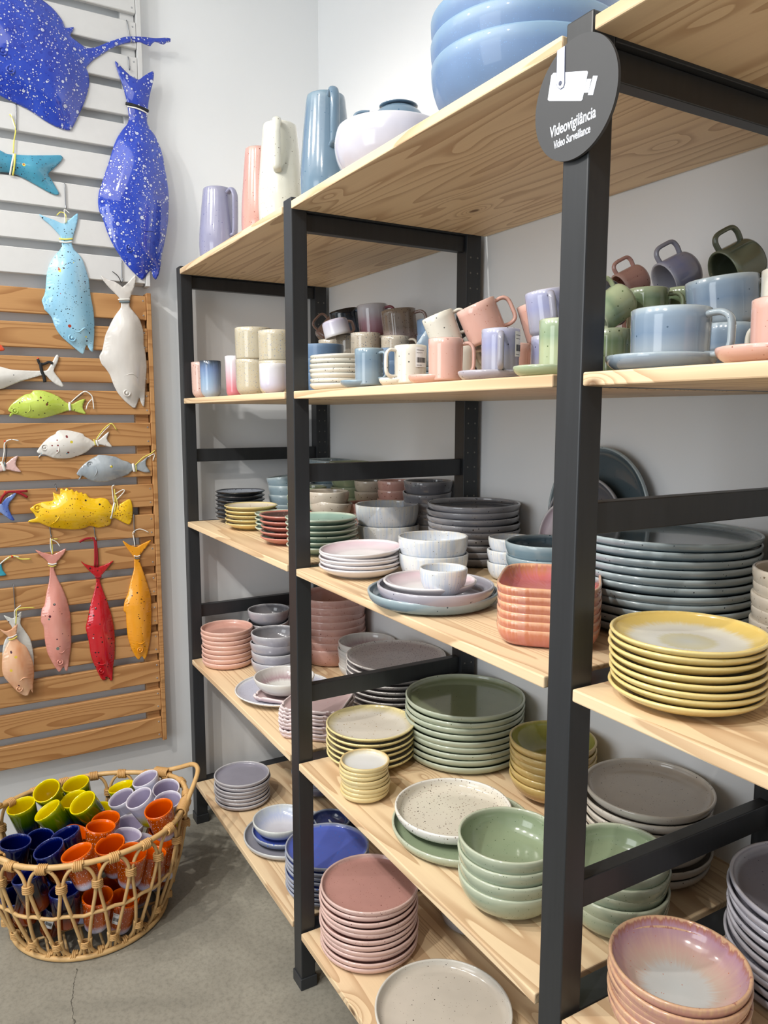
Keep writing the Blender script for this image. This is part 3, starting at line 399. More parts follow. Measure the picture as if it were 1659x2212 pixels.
# ---------------------------------------------------------------- slatted panels on the left wall
def panel(name, zs, mat, label, ya=-1.25, yb=-.0885, xf=-.905, dz=.072, th=.016, trim=.010):
    root = empty(name, (XW, -.6, zs[0])); R0 = Vector(root.location)
    def P(a): return tuple(a[i]-R0[i] for i in range(3))
    for z in zs:
        bm = bmesh.new(); box(bm, P((xf-th, ya, z)), P((xf, yb-.010, z+dz)), .002, 1); frombm('slat', bm, mat, root)
    for y0, y1 in ((yb-.052, yb-.012), (ya+.3, ya+.34)):
        bm = bmesh.new(); box(bm, P((XW+.001, y0, zs[0]-.004)), P((xf-th-.0003, y1, zs[-1]+dz+.004)), .001, 1); frombm('batten', bm, mat, root)
    bm = bmesh.new(); box(bm, P((XW+.001, yb-.0095, zs[0]-.008)), P((xf+.003, yb+.004, zs[-1]+dz+.010)), .0012, 1); frombm('edge_trim', bm, mat, root)
    bm = bmesh.new()
    first = None; n = 0
    for z in zs:
        for dzz in (.014, .058):
            if first is None:
                bmesh.ops.create_cone(bm, cap_ends=True, segments=10, radius1=.0028, radius2=.002, depth=.0012, matrix=Matrix.Rotation(PI/2, 4, 'Y'))
                first = frombm('screw', bm, plain('screw_steel', '#c9ccd0', .25, .8), root); o = first
            else: o = first.copy(); COL.objects.link(o)
            o.location = P((xf+.0005, yb-.020, z+dzz))
    tag(root, label, 'slatted wall panel'); return root
panel('wooden_slat_panel', [.3167+.0968*k for k in range(15)], SLATW, 'brown oiled wooden slat panel on the left wall, hung with small fishes')
panel('white_slat_panel', [1.782+.0968*k for k in range(13)], WSLAT, 'white painted slat panel on the left wall, above the brown one')
# ---------------------------------------------------------------- fishes
def poly_tools(ol):
    A = np.array(ol, float); B = np.roll(A, -1, 0)
    def dist(P):
        d = B-A; L2 = (d**2).sum(1)+1e-12
        t = np.clip(((P[:, None, :]-A[None])*d[None]).sum(2)/L2[None], 0, 1)
        q = A[None]+t[..., None]*d[None]; D = np.sqrt(((P[:, None, :]-q)**2).sum(2))
        k = D.argmin(1); cum = np.r_[0, np.cumsum(np.sqrt(L2))][:-1]
        return D[np.arange(len(P)), k], cum[k]+t[np.arange(len(P)), k]*np.sqrt(L2)[k]
    def inside(P):
        x, y = P[:, 0][:, None], P[:, 1][:, None]
        c = ((A[:, 1] > y) != (B[:, 1] > y)) & (x < (B[:, 0]-A[:, 0])*(y-A[:, 1])/(B[:, 1]-A[:, 1]+1e-15)+A[:, 0])
        return c.sum(1) % 2 == 1
    return dist, inside
def smooth_poly(ol, step):
    P = [Vector(p) for p in ol]; n = len(P); out = []
    for i in range(n):
        a, b, c, d = P[i-1], P[i], P[(i+1) % n], P[(i+2) % n]
        m = max(1, int((c-b).length/step))
        for k in range(m):
            t = k/m; lnr = b.lerp(c, t); cm = .5*((2*b)+(c-a)*t+(2*a-5*b+4*c-d)*t*t+(3*b-a-3*c+d)*t**3)
            out.append(lnr.lerp(cm, .8))
    return out
def build_fish(key, name, label, mat, T, data, thick=None, ridge=.0009, step=.0045, x0=-.9045):
    ol, eyes, ties, gill = data
    ol = [(a/1e4, b/1e4) for a, b in ol]; cy = sum(p[0] for p in ol)/len(ol); cz = sum(p[1] for p in ol)/len(ol)
    ol = [(a-cy, b-cz) for a, b in ol]
    sp = smooth_poly(ol, step); dist, inside = poly_tools(sp)
    mn = np.min(np.array(sp), 0); mx = np.max(np.array(sp), 0)
    G = np.array([(a+(step*.5 if j % 2 else 0), b) for j, b in enumerate(np.arange(mn[1], mx[1], step*.87)) for a in np.arange(mn[0], mx[0], step)])
    G = G[inside(G)]; d, s = dist(G); G = G[d > step*.55]
    pts = [Vector((float(p[0]), float(p[1]))) for p in sp]+[Vector((float(a), float(b))) for a, b in G]
    nb = len(sp)
    V, E, Fc, *_ = delaunay_2d_cdt(pts, [(i, (i+1) % nb) for i in range(nb)], [], 1, 1e-6)
    VP = np.array([(v.x, v.y) for v in V]); d, s = dist(VP); D0 = max(d.max()*.95, 1e-4)
    def height(d, s):
        q = np.clip(d/D0, 0, 1); h = T*np.sqrt(1-(1-q)**2)
        e = np.clip(1-d/.022, 0, 1)
        return .004+h*(.25+.75*np.clip(d/(.4*D0), 0, 1))+ridge*np.sin(s*2*PI/.0052)*e*np.clip(d/.002, 0, 1)
    base = .004+T*np.sqrt(1-(1-np.clip(d/D0, 0, 1))**2)*(.25+.75*np.clip(d/(.4*D0), 0, 1))
    EA = np.array([(a, b) for a, b in {tuple(sorted((f[i], f[(i+1) % len(f)]))) for f in Fc for i in range(len(f))}])
    deg = np.bincount(EA.ravel(), minlength=len(VP)).astype(float); fix = d < 1e-5
    for _ in range(int(70*.005/step)):
        acc = np.zeros(len(VP)); np.add.at(acc, EA[:, 0], base[EA[:, 1]]); np.add.at(acc, EA[:, 1], base[EA[:, 0]])
        nw = .4*base+.6*acc/np.maximum(deg, 1); base = np.where(fix, base, nw)
    Hh = base+ridge*np.sin(s*2*PI/.0052)*np.clip(1-d/.022, 0, 1)*np.clip(d/.002, 0, 1); bm = bmesh.new()
    top = [bm.verts.new((float(h), float(p[0]), float(p[1]))) for p, h in zip(VP, Hh)]
    bnd = {}
    for fc in Fc:
        try: bm.faces.new([top[i] for i in fc])
        except ValueError: pass
    be = [e for e in bm.edges if len(e.link_faces) == 1]
    ex = bmesh.ops.extrude_edge_only(bm, edges=be)['geom']
    for v in ex:
        if isinstance(v, bmesh.types.BMVert): v.co.x = 0
    fe = [e for e in bm.edges if len(e.link_faces) == 1]
    bmesh.ops.holes_fill(bm, edges=fe, sides=0)
    root = frombm(name, bm, mat, None, True); root.location = (x0, cy, cz)
    def at(a, b, off=.0):
        p = np.array([[a/1e4-cy, b/1e4-cz]]); dd, ss = dist(p); ins = inside(p)[0]
        hh_ = Hh[((VP-p)**2).sum(1).argsort()[:3]].mean()
        return Vector(((float(hh_) if ins else .002)+off, float(p[0][0]), float(p[0][1])))
    for e in eyes:
        c = at(*e); r = min(.0095, D0*.2); bm = bmesh.new()
        tube(bm, [c+Vector((.0006, r*math.cos(k*PI/8), r*math.sin(k*PI/8))) for k in range(16)], r*.26, 6, closed=True)
        bmesh.ops.create_uvsphere(bm, u_segments=12, v_segments=8, radius=r*.55, matrix=Matrix.Translation(c+Vector((.0004, 0, 0))) @ Matrix.Scale(.6, 4, (1, 0, 0)))
        frombm('eye', bm, mat, root, True)
    if gill:
        bm = bmesh.new(); P = catmull([at(*g) for g in gill], 5); tube(bm, P, [.0022*(1-abs(2*i/(len(P)-1)-1)**2*.8) for i in range(len(P))], 6)
        frombm('gill', bm, mat, root, True)
    for c, w_, P in ties:
        bm = bmesh.new(); pp = [at(*q, .0022) for q in P]
        h0 = pp[0].x
        pp = catmull([Vector((max(p.x, .0045), p.y, p.z)) for p in pp], 4) if len(pp) > 2 else pp
        tube(bm, pp, w_/2e4*1.5, 8, .5, ref=(0, 0, 1) if abs(pp[0].y-pp[-1].y) > abs(pp[0].z-pp[-1].z) else (0, 1, 0))
        nm, hx = {'w': ('ribbon', '#f0efe8'), 'y': ('ribbon', '#e9df6a'), 'k': ('ribbon', '#1c1c1e'), 'r': ('ribbon', '#9c1220'), 'g': ('ribbon', '#6d7b80'), 'o': ('bead', '#dc4424')}[c]
        frombm(nm, bm, plain('ribbon_'+c, hx, .7), root, True)
    return root
def fishmat(name, base, dark=None, specks=(), rough=.12, var=.5, scale=18):
    t = NT(name); v = t.coord()
    c = t.mix(t.ramp(t.noise(t.map(v, (1, 1, .35)), scale, 3, .6), [(.35, (0, 0, 0, 1)), (.65, (1, 1, 1, 1))]), lin(base), lin(dark or base))
    for s_ in specks: c = t.specks(c, v, *s_, vary=.75) if len(s_) == 4 else c
    t.bump(t.noise(v, 90, 3), .12, .002)
    return t.out(c, rough, .6)
def spotmat(name):
    t = NT(name); v = t.coord()
    c = t.mix(t.noise(t.map(v, (1, 1, .5)), 16, 3, .6), lin('#0a1f96'), lin('#3a5cd0'))
    for sc, am, si in ((58, .6, .34), (95, .6, .34), (170, .65, .36)):
        vo = t.voro(v, sc); sp = t.n('ShaderNodeSeparateColor'); t.l(vo.outputs['Color'], sp.inputs[0])
        keep = t.math('LESS_THAN', sp.outputs[0], am); thr = t.math('MULTIPLY_ADD', sp.outputs[1], si*.8, si*.2)
        q = t.math('DIVIDE', vo.outputs['Distance'], thr)
        halo = t.math('MULTIPLY', keep, t.math('LESS_THAN', q, 1.55)); dot = t.math('MULTIPLY', keep, t.ramp(q, [(.75, (1, 1, 1, 1)), (1.05, (0, 0, 0, 1))]))
        c = t.mix(t.math('MULTIPLY', halo, .45), c, lin('#0a1c8c')); c = t.mix(dot, c, lin('#cfd6e6'))
    t.bump(t.noise(v, 60, 3), .15, .002)
    return t.out(c, .1, .7)
SPOT = spotmat('blue_spotted_glaze')
MULTI = ((105, .3, .3, '#1c2838'), (60, .09, .3, '#dccf4a'), (52, .09, .26, '#a8381e'), (200, .35, .34, '#2a3844'))
FM = {
 'ray': ('ceramic_ray', 'large cobalt blue ceramic ray with white spots, top left on white slats', SPOT, .045, 'fish'),
 'blue': ('ceramic_fish', 'large cobalt blue spotted ceramic fish hanging head down at the panel edge', SPOT, .036, 'fish'),
 'teal': ('ceramic_fish', 'teal ceramic fish tail with dark flecks, tied with yellow and white ribbon', fishmat('teal_glaze', '#4f9db8', '#3c88a6', MULTI), .022, 'fish'),
 'lightblue': ('ceramic_fish', 'light blue ceramic fish flecked with colours, hanging by its tail', fishmat('light_blue_glaze', '#8cc4e2', '#a6d4ea', MULTI), .024, 'fish'),
 'white': ('ceramic_fish', 'plain off white ceramic fish hanging head down below the big blue one', fishmat('off_white_glaze', '#dcd8d2', '#cfcac4'), .024, 'fish'),
 'orangetip': ('ceramic_fish', 'orange ceramic fish tail tip poking in at the left edge', fishmat('bright_orange_glaze', '#e2582e', '#c9431f'), .01, 'fish'),
 'whitelong': ('ceramic_fish', 'long white ceramic fish tail tied with a black ribbon', fishmat('white_fleck_glaze', '#e6e4de', '#dcd9d2', ((115, 0.18, .25, '#30343c'), (65, 0.08, .2, '#d8c84a'))), .022, 'fish'),
 'green': ('ceramic_fish', 'lime green ceramic fish with dark flecks, lying sideways on the slats', fishmat('lime_glaze', '#b6cc4c', '#c6d862', ((122, 0.38, .3, '#3c3a1c'), (65, 0.09, .3, '#6b3a1c'))), .02, 'fish'),
 'speckled': ('ceramic_fish', 'white ceramic fish with red and blue flecks, below the lime one', fishmat('white_multi_glaze', '#e8e5df', '#dedad3', ((79, 0.3, .3, '#7c2a2a'), (65, 0.15, .3, '#6fa8bc'), (108, 0.22, .25, '#2e3440'), (58, 0.08, .3, '#d8c84a'))), .02, 'fish'),
 'greyfish': ('ceramic_fish', 'blue grey ceramic fish lying sideways at the right edge of the slats', fishmat('blue_grey_glaze', '#8d979f', '#aab2b8', ((58, 0.12, .35, '#2b3340'), (50, 0.12, .3, '#e2e4e2'), (65, 0.06, .3, '#d8c84a'))), .02, 'fish'),
 'pinktail': ('ceramic_fish', 'pale pink ceramic fish tail with a grey and white ribbon, left edge', fishmat('pale_pink_glaze', '#e3b9b2', '#eccac3', ((108, 0.3, .2, '#c98f88'),)), .014, 'fish'),
 'bluetail': ('ceramic_fish', 'dark blue ceramic fish tail with a red ribbon, left edge', fishmat('dark_blue_glaze', '#2c4fae', '#90a8dc', ((108, 0.6, .3, '#182c78'),)), .014, 'fish'),
 'grouper': ('ceramic_fish', 'bright yellow ceramic fish with a spiny back fin', fishmat('yellow_glaze', '#f2bd12', '#f6cb2a', ((137, 0.6, .3, '#7a4a08'), (79, 0.12, .28, '#2a2a1c'))), .026, 'fish'),
 'pinksardine': ('ceramic_fish', 'slim pink ceramic fish, leftmost of three hanging in a row', fishmat('pink_glaze', '#d98f80', '#e3a294', ((65, 0.15, .3, '#5a2030'), (108, 0.15, .25, '#6f4640'), (50, 0.06, .3, '#6f7a70'))), .022, 'fish'),
 'redsardine': ('ceramic_fish', 'slim red ceramic fish with silver dots, hanging from a red ribbon', fishmat('red_glaze', '#b5101c', '#c81c26', ((94, 0.52, .32, '#3a0c10'), (79, 0.24, .26, '#c9c2c0'))), .022, 'fish'),
 'orangesardine': ('ceramic_fish', 'slim orange yellow ceramic fish, rightmost of three hanging in a row', fishmat('orange_glaze', '#e8981a', '#eea42e', ((108, 0.33, .3, '#6b3a10'), (72, 0.12, .3, '#2e2010'))), .022, 'fish'),
 'peach': ('ceramic_fish', 'peach coloured ceramic fish hanging in front of a white one', fishmat('peach_glaze', '#dd9a6e', '#f0c4a0', ((79, 0.18, .3, '#4a2434'), (43, 0.08, .35, '#2a3860'), (58, 0.09, .3, '#e0c040'))), .02, 'fish'),
 'whiteback': ('ceramic_fish', 'white flecked ceramic fish hanging behind the peach one', fishmat('white_back_glaze', '#dcdcd6', '#d0d0ca', ((79, 0.3, .3, '#6a4a40'), (58, 0.15, .3, '#5f7a70'))), .006, 'fish'),
 'cyantail': ('ceramic_fish', 'turquoise ceramic fish tail with white and yellow ribbon, left edge', fishmat('turquoise_glaze', '#2f9fb8', '#56b8cc'), .012, 'fish'),
}
for k, (nm, lb, mt, T, ct) in FM.items():
    big = k in ('ray', 'blue')
    o = build_fish(k, nm, lb, mt, T, FISH[k], step=.0055 if big else .0038, ridge=.0011 if big else .0006, x0={'peach': -.8915, 'whiteback': -.9045}.get(k, -.9045))
    tag(o, lb, ct)
HL = ['above the teal fish tail', 'above the light blue fish', 'over the tail of the ray', 'behind the tail of the big blue fish', 'above the plain off white fish', 'behind the yellow fish', 'above the slim pink fish', 'above the red fish', 'above the slim orange fish', 'above the peach fish']
for (a, b), l in zip(HOOKS, HL):
    y0, z0, y1, z1 = a[0]/1e4, a[1]/1e4, b[0]/1e4, b[1]/1e4; zc = z0; L_ = zc-z1
    P = [(-.014, 0, -.010), (-.0165, 0, -.002), (-.013, 0, .004), (-.003, 0, .005), (.0024, 0, .001), (.0026, (y1-y0)*.5, -L_*.5), (.003, y1-y0, -L_+.008), (.006, y1-y0, -L_), (.012, y1-y0, -L_+.001), (.014, y1-y0, -L_+.008)]
    bm = bmesh.new(); tube(bm, catmull(P, 4), .0014, 8)
    o = frombm('metal_hook', bm, plain('hook_steel', '#8e9196', .3, .85), None, True); o.location = (-.9045, y0, z0)
    tag(o, 'thin steel hook on the slats, '+l, 'hook', 'steel hooks')

# ---------------------------------------------------------------- round sign
sc_x, sc_z, sR = SIGNC
root = empty('surveillance_sign', (sc_x, -.0045, sc_z))
SGM = plain('sign_black', '#3a3b3d', .55); SGW = plain('sign_white', '#dfe6f2', .5)
bm = bmesh.new(); bmesh.ops.create_cone(bm, cap_ends=True, segments=96, radius1=sR, radius2=sR, depth=.004, matrix=Matrix.Rotation(PI/2, 4, 'X')); frombm('disc', bm, SGM, root)
def flat(name, pts, off, mat, rnd=0):
    bm = bmesh.new(); P = [(p[0]/1e4-sc_x, p[1]/1e4-sc_z) for p in pts]
    fc = bm.faces.new([bm.verts.new((a, -.0021-off, b)) for a, b in P]); q = bmesh.ops.extrude_face_region(bm, geom=[fc])
    for v in q['geom']:
        if isinstance(v, bmesh.types.BMVert): v.co.y -= .0003
    return frombm(name, bm, mat, root)
flat('camera_symbol', SIGN['body'], 0, SGW)
def grow(P, k):
    cx = sum(p[0] for p in P)/len(P); return [(cx+(p[0]-cx)*k, p[1]-(9 if p[1] < 17700 else 0)) for p in P]
flat('arm_outline', grow(SIGN['arm'], 1.16), .0004, plain('sign_outline', '#4a4f66', .5)); flat('camera_arm', SIGN['arm'], .0008, SGW)
flat('camera_lens', SIGN['lens1'], 0, SGW); flat('camera_lens', SIGN['lens2'], 0, SGW)
bm = bmesh.new(); pv = SIGN['pivot'][0]; bmesh.ops.create_cone(bm, cap_ends=True, segments=16, radius1=.0026, radius2=.0026, depth=.0004, matrix=Matrix.Translation((pv[0]/1e4-sc_x, -.0036, pv[1]/1e4-sc_z)) @ Matrix.Rotation(PI/2, 4, 'X')); frombm('pivot_dot', bm, plain('sign_outline', '#4a4f66', .5), root)
for txt, key, hh in (('Videovigilância', 't1', .0128), ('Video Surveillance', 't2', .0092)):
    cu = bpy.data.curves.new('t', 'FONT'); cu.body = txt; cu.size = 1; cu.extrude = .0; cu.offset = .018
    to = bpy.data.objects.new('t', cu); COL.objects.link(to); bpy.context.view_layer.update()
    me = bpy.data.meshes.new_from_object(to.evaluated_get(bpy.context.evaluated_depsgraph_get())); bpy.data.objects.remove(to)
    X = [v.co.x for v in me.vertices]; Hc = .70; a, b = SIGN[key][0], SIGN[key][1]; W_ = (b[0]-a[0])/1e4; sx_ = W_/(max(X)-min(X)); sl = (b[1]-a[1])/(b[0]-a[0])
    for v in me.vertices:
        x_, y_ = (v.co.x-min(X))*sx_, v.co.y*hh/Hc
        v.co = Vector((a[0]/1e4-sc_x+x_, -.0023, a[1]/1e4-sc_z+y_+x_*sl))
    me.materials.clear(); newobj('lettering', me, SGW, root)
tag(root, 'round black video surveillance sign on the nearest shelf post', 'sign')
# ---------------------------------------------------------------- rattan basket
RAT = NT('rattan'); _v = RAT.coord()
_c = RAT.mix(RAT.noise(_v, 30, 4, .6), lin('#dcb982'), lin('#b98f58')); _c = RAT.specks(_c, _v, 130, .06, .25, '#7b5a34')
RATM = RAT.out(_c, .45, 0, .4); WRAP = plain('rattan_wrap', '#c79c62', .55)
BX, BY = -.577, -.389
bas = empty('rattan_basket', (BX, BY, 0))
def el(a, ax, ay, z): return Vector((ax*math.cos(a), ay*math.sin(a), z))
def shape(t):  # half axes with height 0..1
    e = max(0., math.sin(max(0., min(t, 1))*PI*.5))**.8
    return .205+.040*e, .195+.075*e
ZR = .282
def rimz(a): return ZR+.022*abs(math.sin(a))**6
def side(a, t): ax, ay = shape(t); return el(a, ax, ay, .012+t*(rimz(a)-.012))
N = 64
bm = bmesh.new(); tube(bm, [side(2*PI*k/N, 1) for k in range(N)], .0072, 10, closed=True); frombm('rim', bm, RATM, bas, True)
bm = bmesh.new(); tube(bm, [el(2*PI*k/N, .212, .203, .008) for k in range(N)], .0072, 10, closed=True); frombm('base_ring', bm, RATM, bas, True)
bm = bmesh.new()
for k in range(9):
    yy = -.17+k*.0425; xx = .205*math.sqrt(max(0, 1-(yy/.2)**2)); tube(bm, [(-xx, yy, .014), (xx, yy, .014)], .0035, 8)
for s_ in (-1, 1): tube(bm, [(s_*.09, -.17, .0205), (s_*.09, .17, .0205)], .0035, 8)
frombm('base_grid', bm, RATM, bas, True)
bm = bmesh.new(); tube(bm, [side(2*PI*k/N, .47)+Vector((0, 0, .003*math.sin(k*1.9))) for k in range(N)], .0048, 8, closed=True); frombm('middle_ring', bm, RATM, bas, True)
NA = 20; da = 2*PI/NA
def wrap(bm, c, d, r, L_, n=4):
    d = Vector(d).normalized(); o = d.orthogonal().normalized(); b = d.cross(o)
    for i in range(n):
        q = c+d*(i-(n-1)/2)*(L_/n); tube(bm, [q+(o*math.cos(k*PI/5)+b*math.sin(k*PI/5))*r for k in range(10)], L_/n*.62, 5, closed=True)
def coil(bm, c, d, r, L_, n=4):
    d = Vector(d).normalized(); o = d.orthogonal().normalized(); b = d.cross(o); m = n*10
    tube(bm, [c+d*((i/m-.5)*L_)+(o*math.cos(i*PI/5)+b*math.sin(i*PI/5))*r for i in range(m+1)], L_/n*.60, 5)
for i in range(NA):
    a0 = i*da+.1; P = []
    hw = da*.47
    P.append(side(a0-hw*.22, 0)); P.append(side(a0-hw*.30, .16))
    P.append(side(a0-hw*.62, .45)); P.append(side(a0-hw*.95, .72)); P.append(side(a0-hw*.88, .86)); P.append(side(a0-hw*.5, .955)); P.append(side(a0, .975))
    Q = P+[side(2*a0-math.atan2(p.y/shape(.5)[1], p.x/shape(.5)[0]), 0) for p in []]
    for s_ in (.5, .88, .95, .62, .30, .22):
        t_ = {.5: .955, .88: .86, .95: .72, .62: .45, .30: .16, .22: 0}[s_]; Q.append(side(a0+hw*s_, t_))
    bm = bmesh.new(); tube(bm, catmull(Q, 6), .0046, 8); frombm('arch', bm, RATM, bas, True)
    # base loop between neighbouring arches
    a1 = a0+da/2; bm = bmesh.new()
    tube(bm, catmull([side(a1-hw*.66, .20), side(a1-hw*.72, .08), side(a1-hw*.4, .01), side(a1, -.005), side(a1+hw*.4, .01), side(a1+hw*.72, .08), side(a1+hw*.66, .20)], 5), .0046, 8); frombm('base_loop', bm, RATM, bas, True)
    tz = side(a0+.02, 1)-side(a0-.02, 1); tb = el(a1+.02, .21, .2, .01)-el(a1-.02, .21, .2, .01)
    for c_, d_, r_, L_, n_ in ((side(a0, .985), tz, .0112, .024, 5), (side(a1, .78), (0, 0, 1), .0115, .020, 4), (side(a0, .13), (0, 0, 1), .0110, .017, 4), (side(a1, 0), tb, .0105, .015, 3)):
        bm = bmesh.new(); coil(bm, c_, d_, r_, L_, n_); frombm('binding', bm, WRAP, bas, True)
for s_ in (1, -1):
    c = PI/2*s_; bm = bmesh.new()
    P = []
    for q, ro, rz in ((-.72, 1.0, .004), (-.50, 1.02, .010), (-.30, 1.06, .022), (-.12, 1.13, .040), (0, 1.15, .045), (.12, 1.13, .040), (.30, 1.06, .022), (.50, 1.02, .010), (.72, 1.0, .004)):
        p = side(c+q, 1); P.append(Vector((p.x*ro, p.y*ro, p.z+rz)))
    tube(bm, catmull(P, 6), .0068, 10); frombm('handle', bm, RATM, bas, True)
    for q in (-.50, .50):
        bm = bmesh.new(); coil(bm, side(c+q, 1.01)+Vector((0, 0, .003)), side(c+q+.05, 1)-side(c+q-.05, 1), .0135, .055, 11); frombm('handle_binding', bm, WRAP, bas, True)
tag(bas, 'oval woven rattan basket with arched sides, full of ribbed tumblers, on the floor', 'basket')

TG = {
 'yg': glaze('tumbler_yellow_green', [(0, '#0c1240'), (.22, '#0a1448'), (.3, '#2c480c'), (.42, '#5c780a'), (.485, '#8c9412'), (.495, '#f0dc28'), (.53, '#f2de2c'), (.6, '#e6cb26'), (1, '#c9ae1c')], streak=.05, sat=1.08, val=.95, outer=True),
 'na': glaze('tumbler_navy_brown', [(0, '#a0400f'), (.18, '#7c300e'), (.32, '#1c1418'), (.42, '#0a1034'), (.488, '#141c50'), (.5, '#46548c'), (.515, '#121c5c'), (.56, '#060e48'), (1, '#040830')], streak=.09, sat=1.08, val=.95, outer=True),
 'or': glaze('tumbler_orange', [(0, '#c9cbe6'), (.16, '#c9cbe6'), (.22, '#b86440'), (.45, '#b04c1c'), (.488, '#d8642c'), (.51, '#ec6c20'), (.56, '#dc5410'), (1, '#a83406')], ((300, .5, .34, '#e0cfd0'),), streak=.05, sat=1.08, val=.95, outer=True),
 'li': glaze('tumbler_lilac_yellow', [(0, '#d6c41e'), (.2, '#dccb2a'), (.3, '#c9c6b8'), (.36, '#c2c4dc'), (.48, '#cbcbda'), (.5, '#dcd9e2'), (.55, '#b4abc4'), (1, '#9c92ac')], streak=.03, sat=1.08, val=.95, outer=True),
}
TL = {'yg': 'yellow green tumbler with a yellow inside', 'na': 'navy and rust brown tumbler', 'or': 'orange speckled tumbler with an orange inside', 'li': 'lilac and yellow tumbler'}
LAB = ['leftmost of the yellow ones in the basket', 'behind the leftmost yellow ones', 'farthest back, by the basket rim', 'front left of the yellow ones', 'peeking out behind the frontmost yellow one', 'large and frontmost of the yellow ones', 'upright near the middle back of the basket',
 'farthest back of the lilac ones', 'near the right end, behind another lilac one', 'near the right handle of the basket', 'standing inside another lilac one', 'tapered one left of the upright lilac one', 'holding another lilac one inside it', 'low, behind the front rim of the basket',
 'under the right handle of the basket', 'tall one in the middle of the basket', 'mostly hidden behind the tall orange one', 'touching the front rim, right of centre', 'touching the front rim, left of centre', 'tucked behind the navy ones', 'open mouth seen through the front arches', 'low one under the right handle',
 'leftmost of the navy ones', 'navy one beside the orange ones', 'nearest navy one behind the front rim', 'between the other navy ones']
def tumb_prof():
    R, h, t = .0385, .098, .0035; o = [(0, .002), (.018, .002), (.019, 0), (.022, 0), (.0265, .003), (.0298, .009)]
    for i in range(1, 9): o.append((.0298+(R-.0298)*(i/8)**.8, .009+(h-.0105)*i/8))
    rim = len(o); o += [(R-t*.5, h), (R-t, h-.0012)]
    for i in range(7, 0, -1): o.append((.0298+(R-.0298)*(i/8)**.8-t, .009+(h-.0105)*i/8))
    o += [(.0262, .010), (.02, .007), (0, .0065)]; return o, rim
_o, _r = tumb_prof()
def rib(a, r_, z): return (r_+.00022*math.sin(a*44), z)
TM = {}
TP = []
def tumbler(k, x, y, zm, az, dg, lab, st=None):
    """x,y,zm = centre of the mouth"""
    if k not in TM:
        TM[k] = lathe_mesh('tumbler', _o, _r, 88, rib); TM[k].materials.append(TG[k])
    M = lean(az, dg); up = M @ Vector((0, 0, 1)); p = Vector((x, y, zm))-up*.098
    p.z = max(p.z, .026)
    o = bpy.data.objects.new('ceramic_tumbler', TM[k]); COL.objects.link(o); o.matrix_world = Matrix.Translation(p) @ M
    tag(o, TL[k]+', '+lab, 'tumbler', 'tumblers in the rattan basket')
    if st is not None: price_sticker(o, .0368, .098, math.radians(st), .45, .85, .30)
    TP.append((x, y, zm)); return o
LOW = ['low at the left end of the basket, second layer', 'third layer at the left end of the basket', 'second layer under the nearest navy one', 'third layer, behind the left arches', 'third layer, right of the left arches', 'bottom layer behind the left arches', 'bottom layer, with a white price sticker', 'bottom layer at the left end',
 'bottom layer in the middle of the front', 'second layer right of the front middle', 'second layer left of the front middle', 'bottom layer, right of the front middle', 'second layer, with a white price sticker', 'bottom layer near the right end', 'second layer near the right end', 'bottom layer under the right handle', 'under the topmost orange one by the right handle', 'low and mostly hidden at the back right', 'low and mostly hidden at the back left', 'low and mostly hidden in the middle back', 'lowest and mostly hidden at the back left', 'hidden low in the middle of the basket']
for (k, x, y, z, az, dg), l in zip(TUMB2, LAB+LOW):
    tumbler(k, x, y, z, az, dg, l, (-35-0) if 'sticker' in l else None)

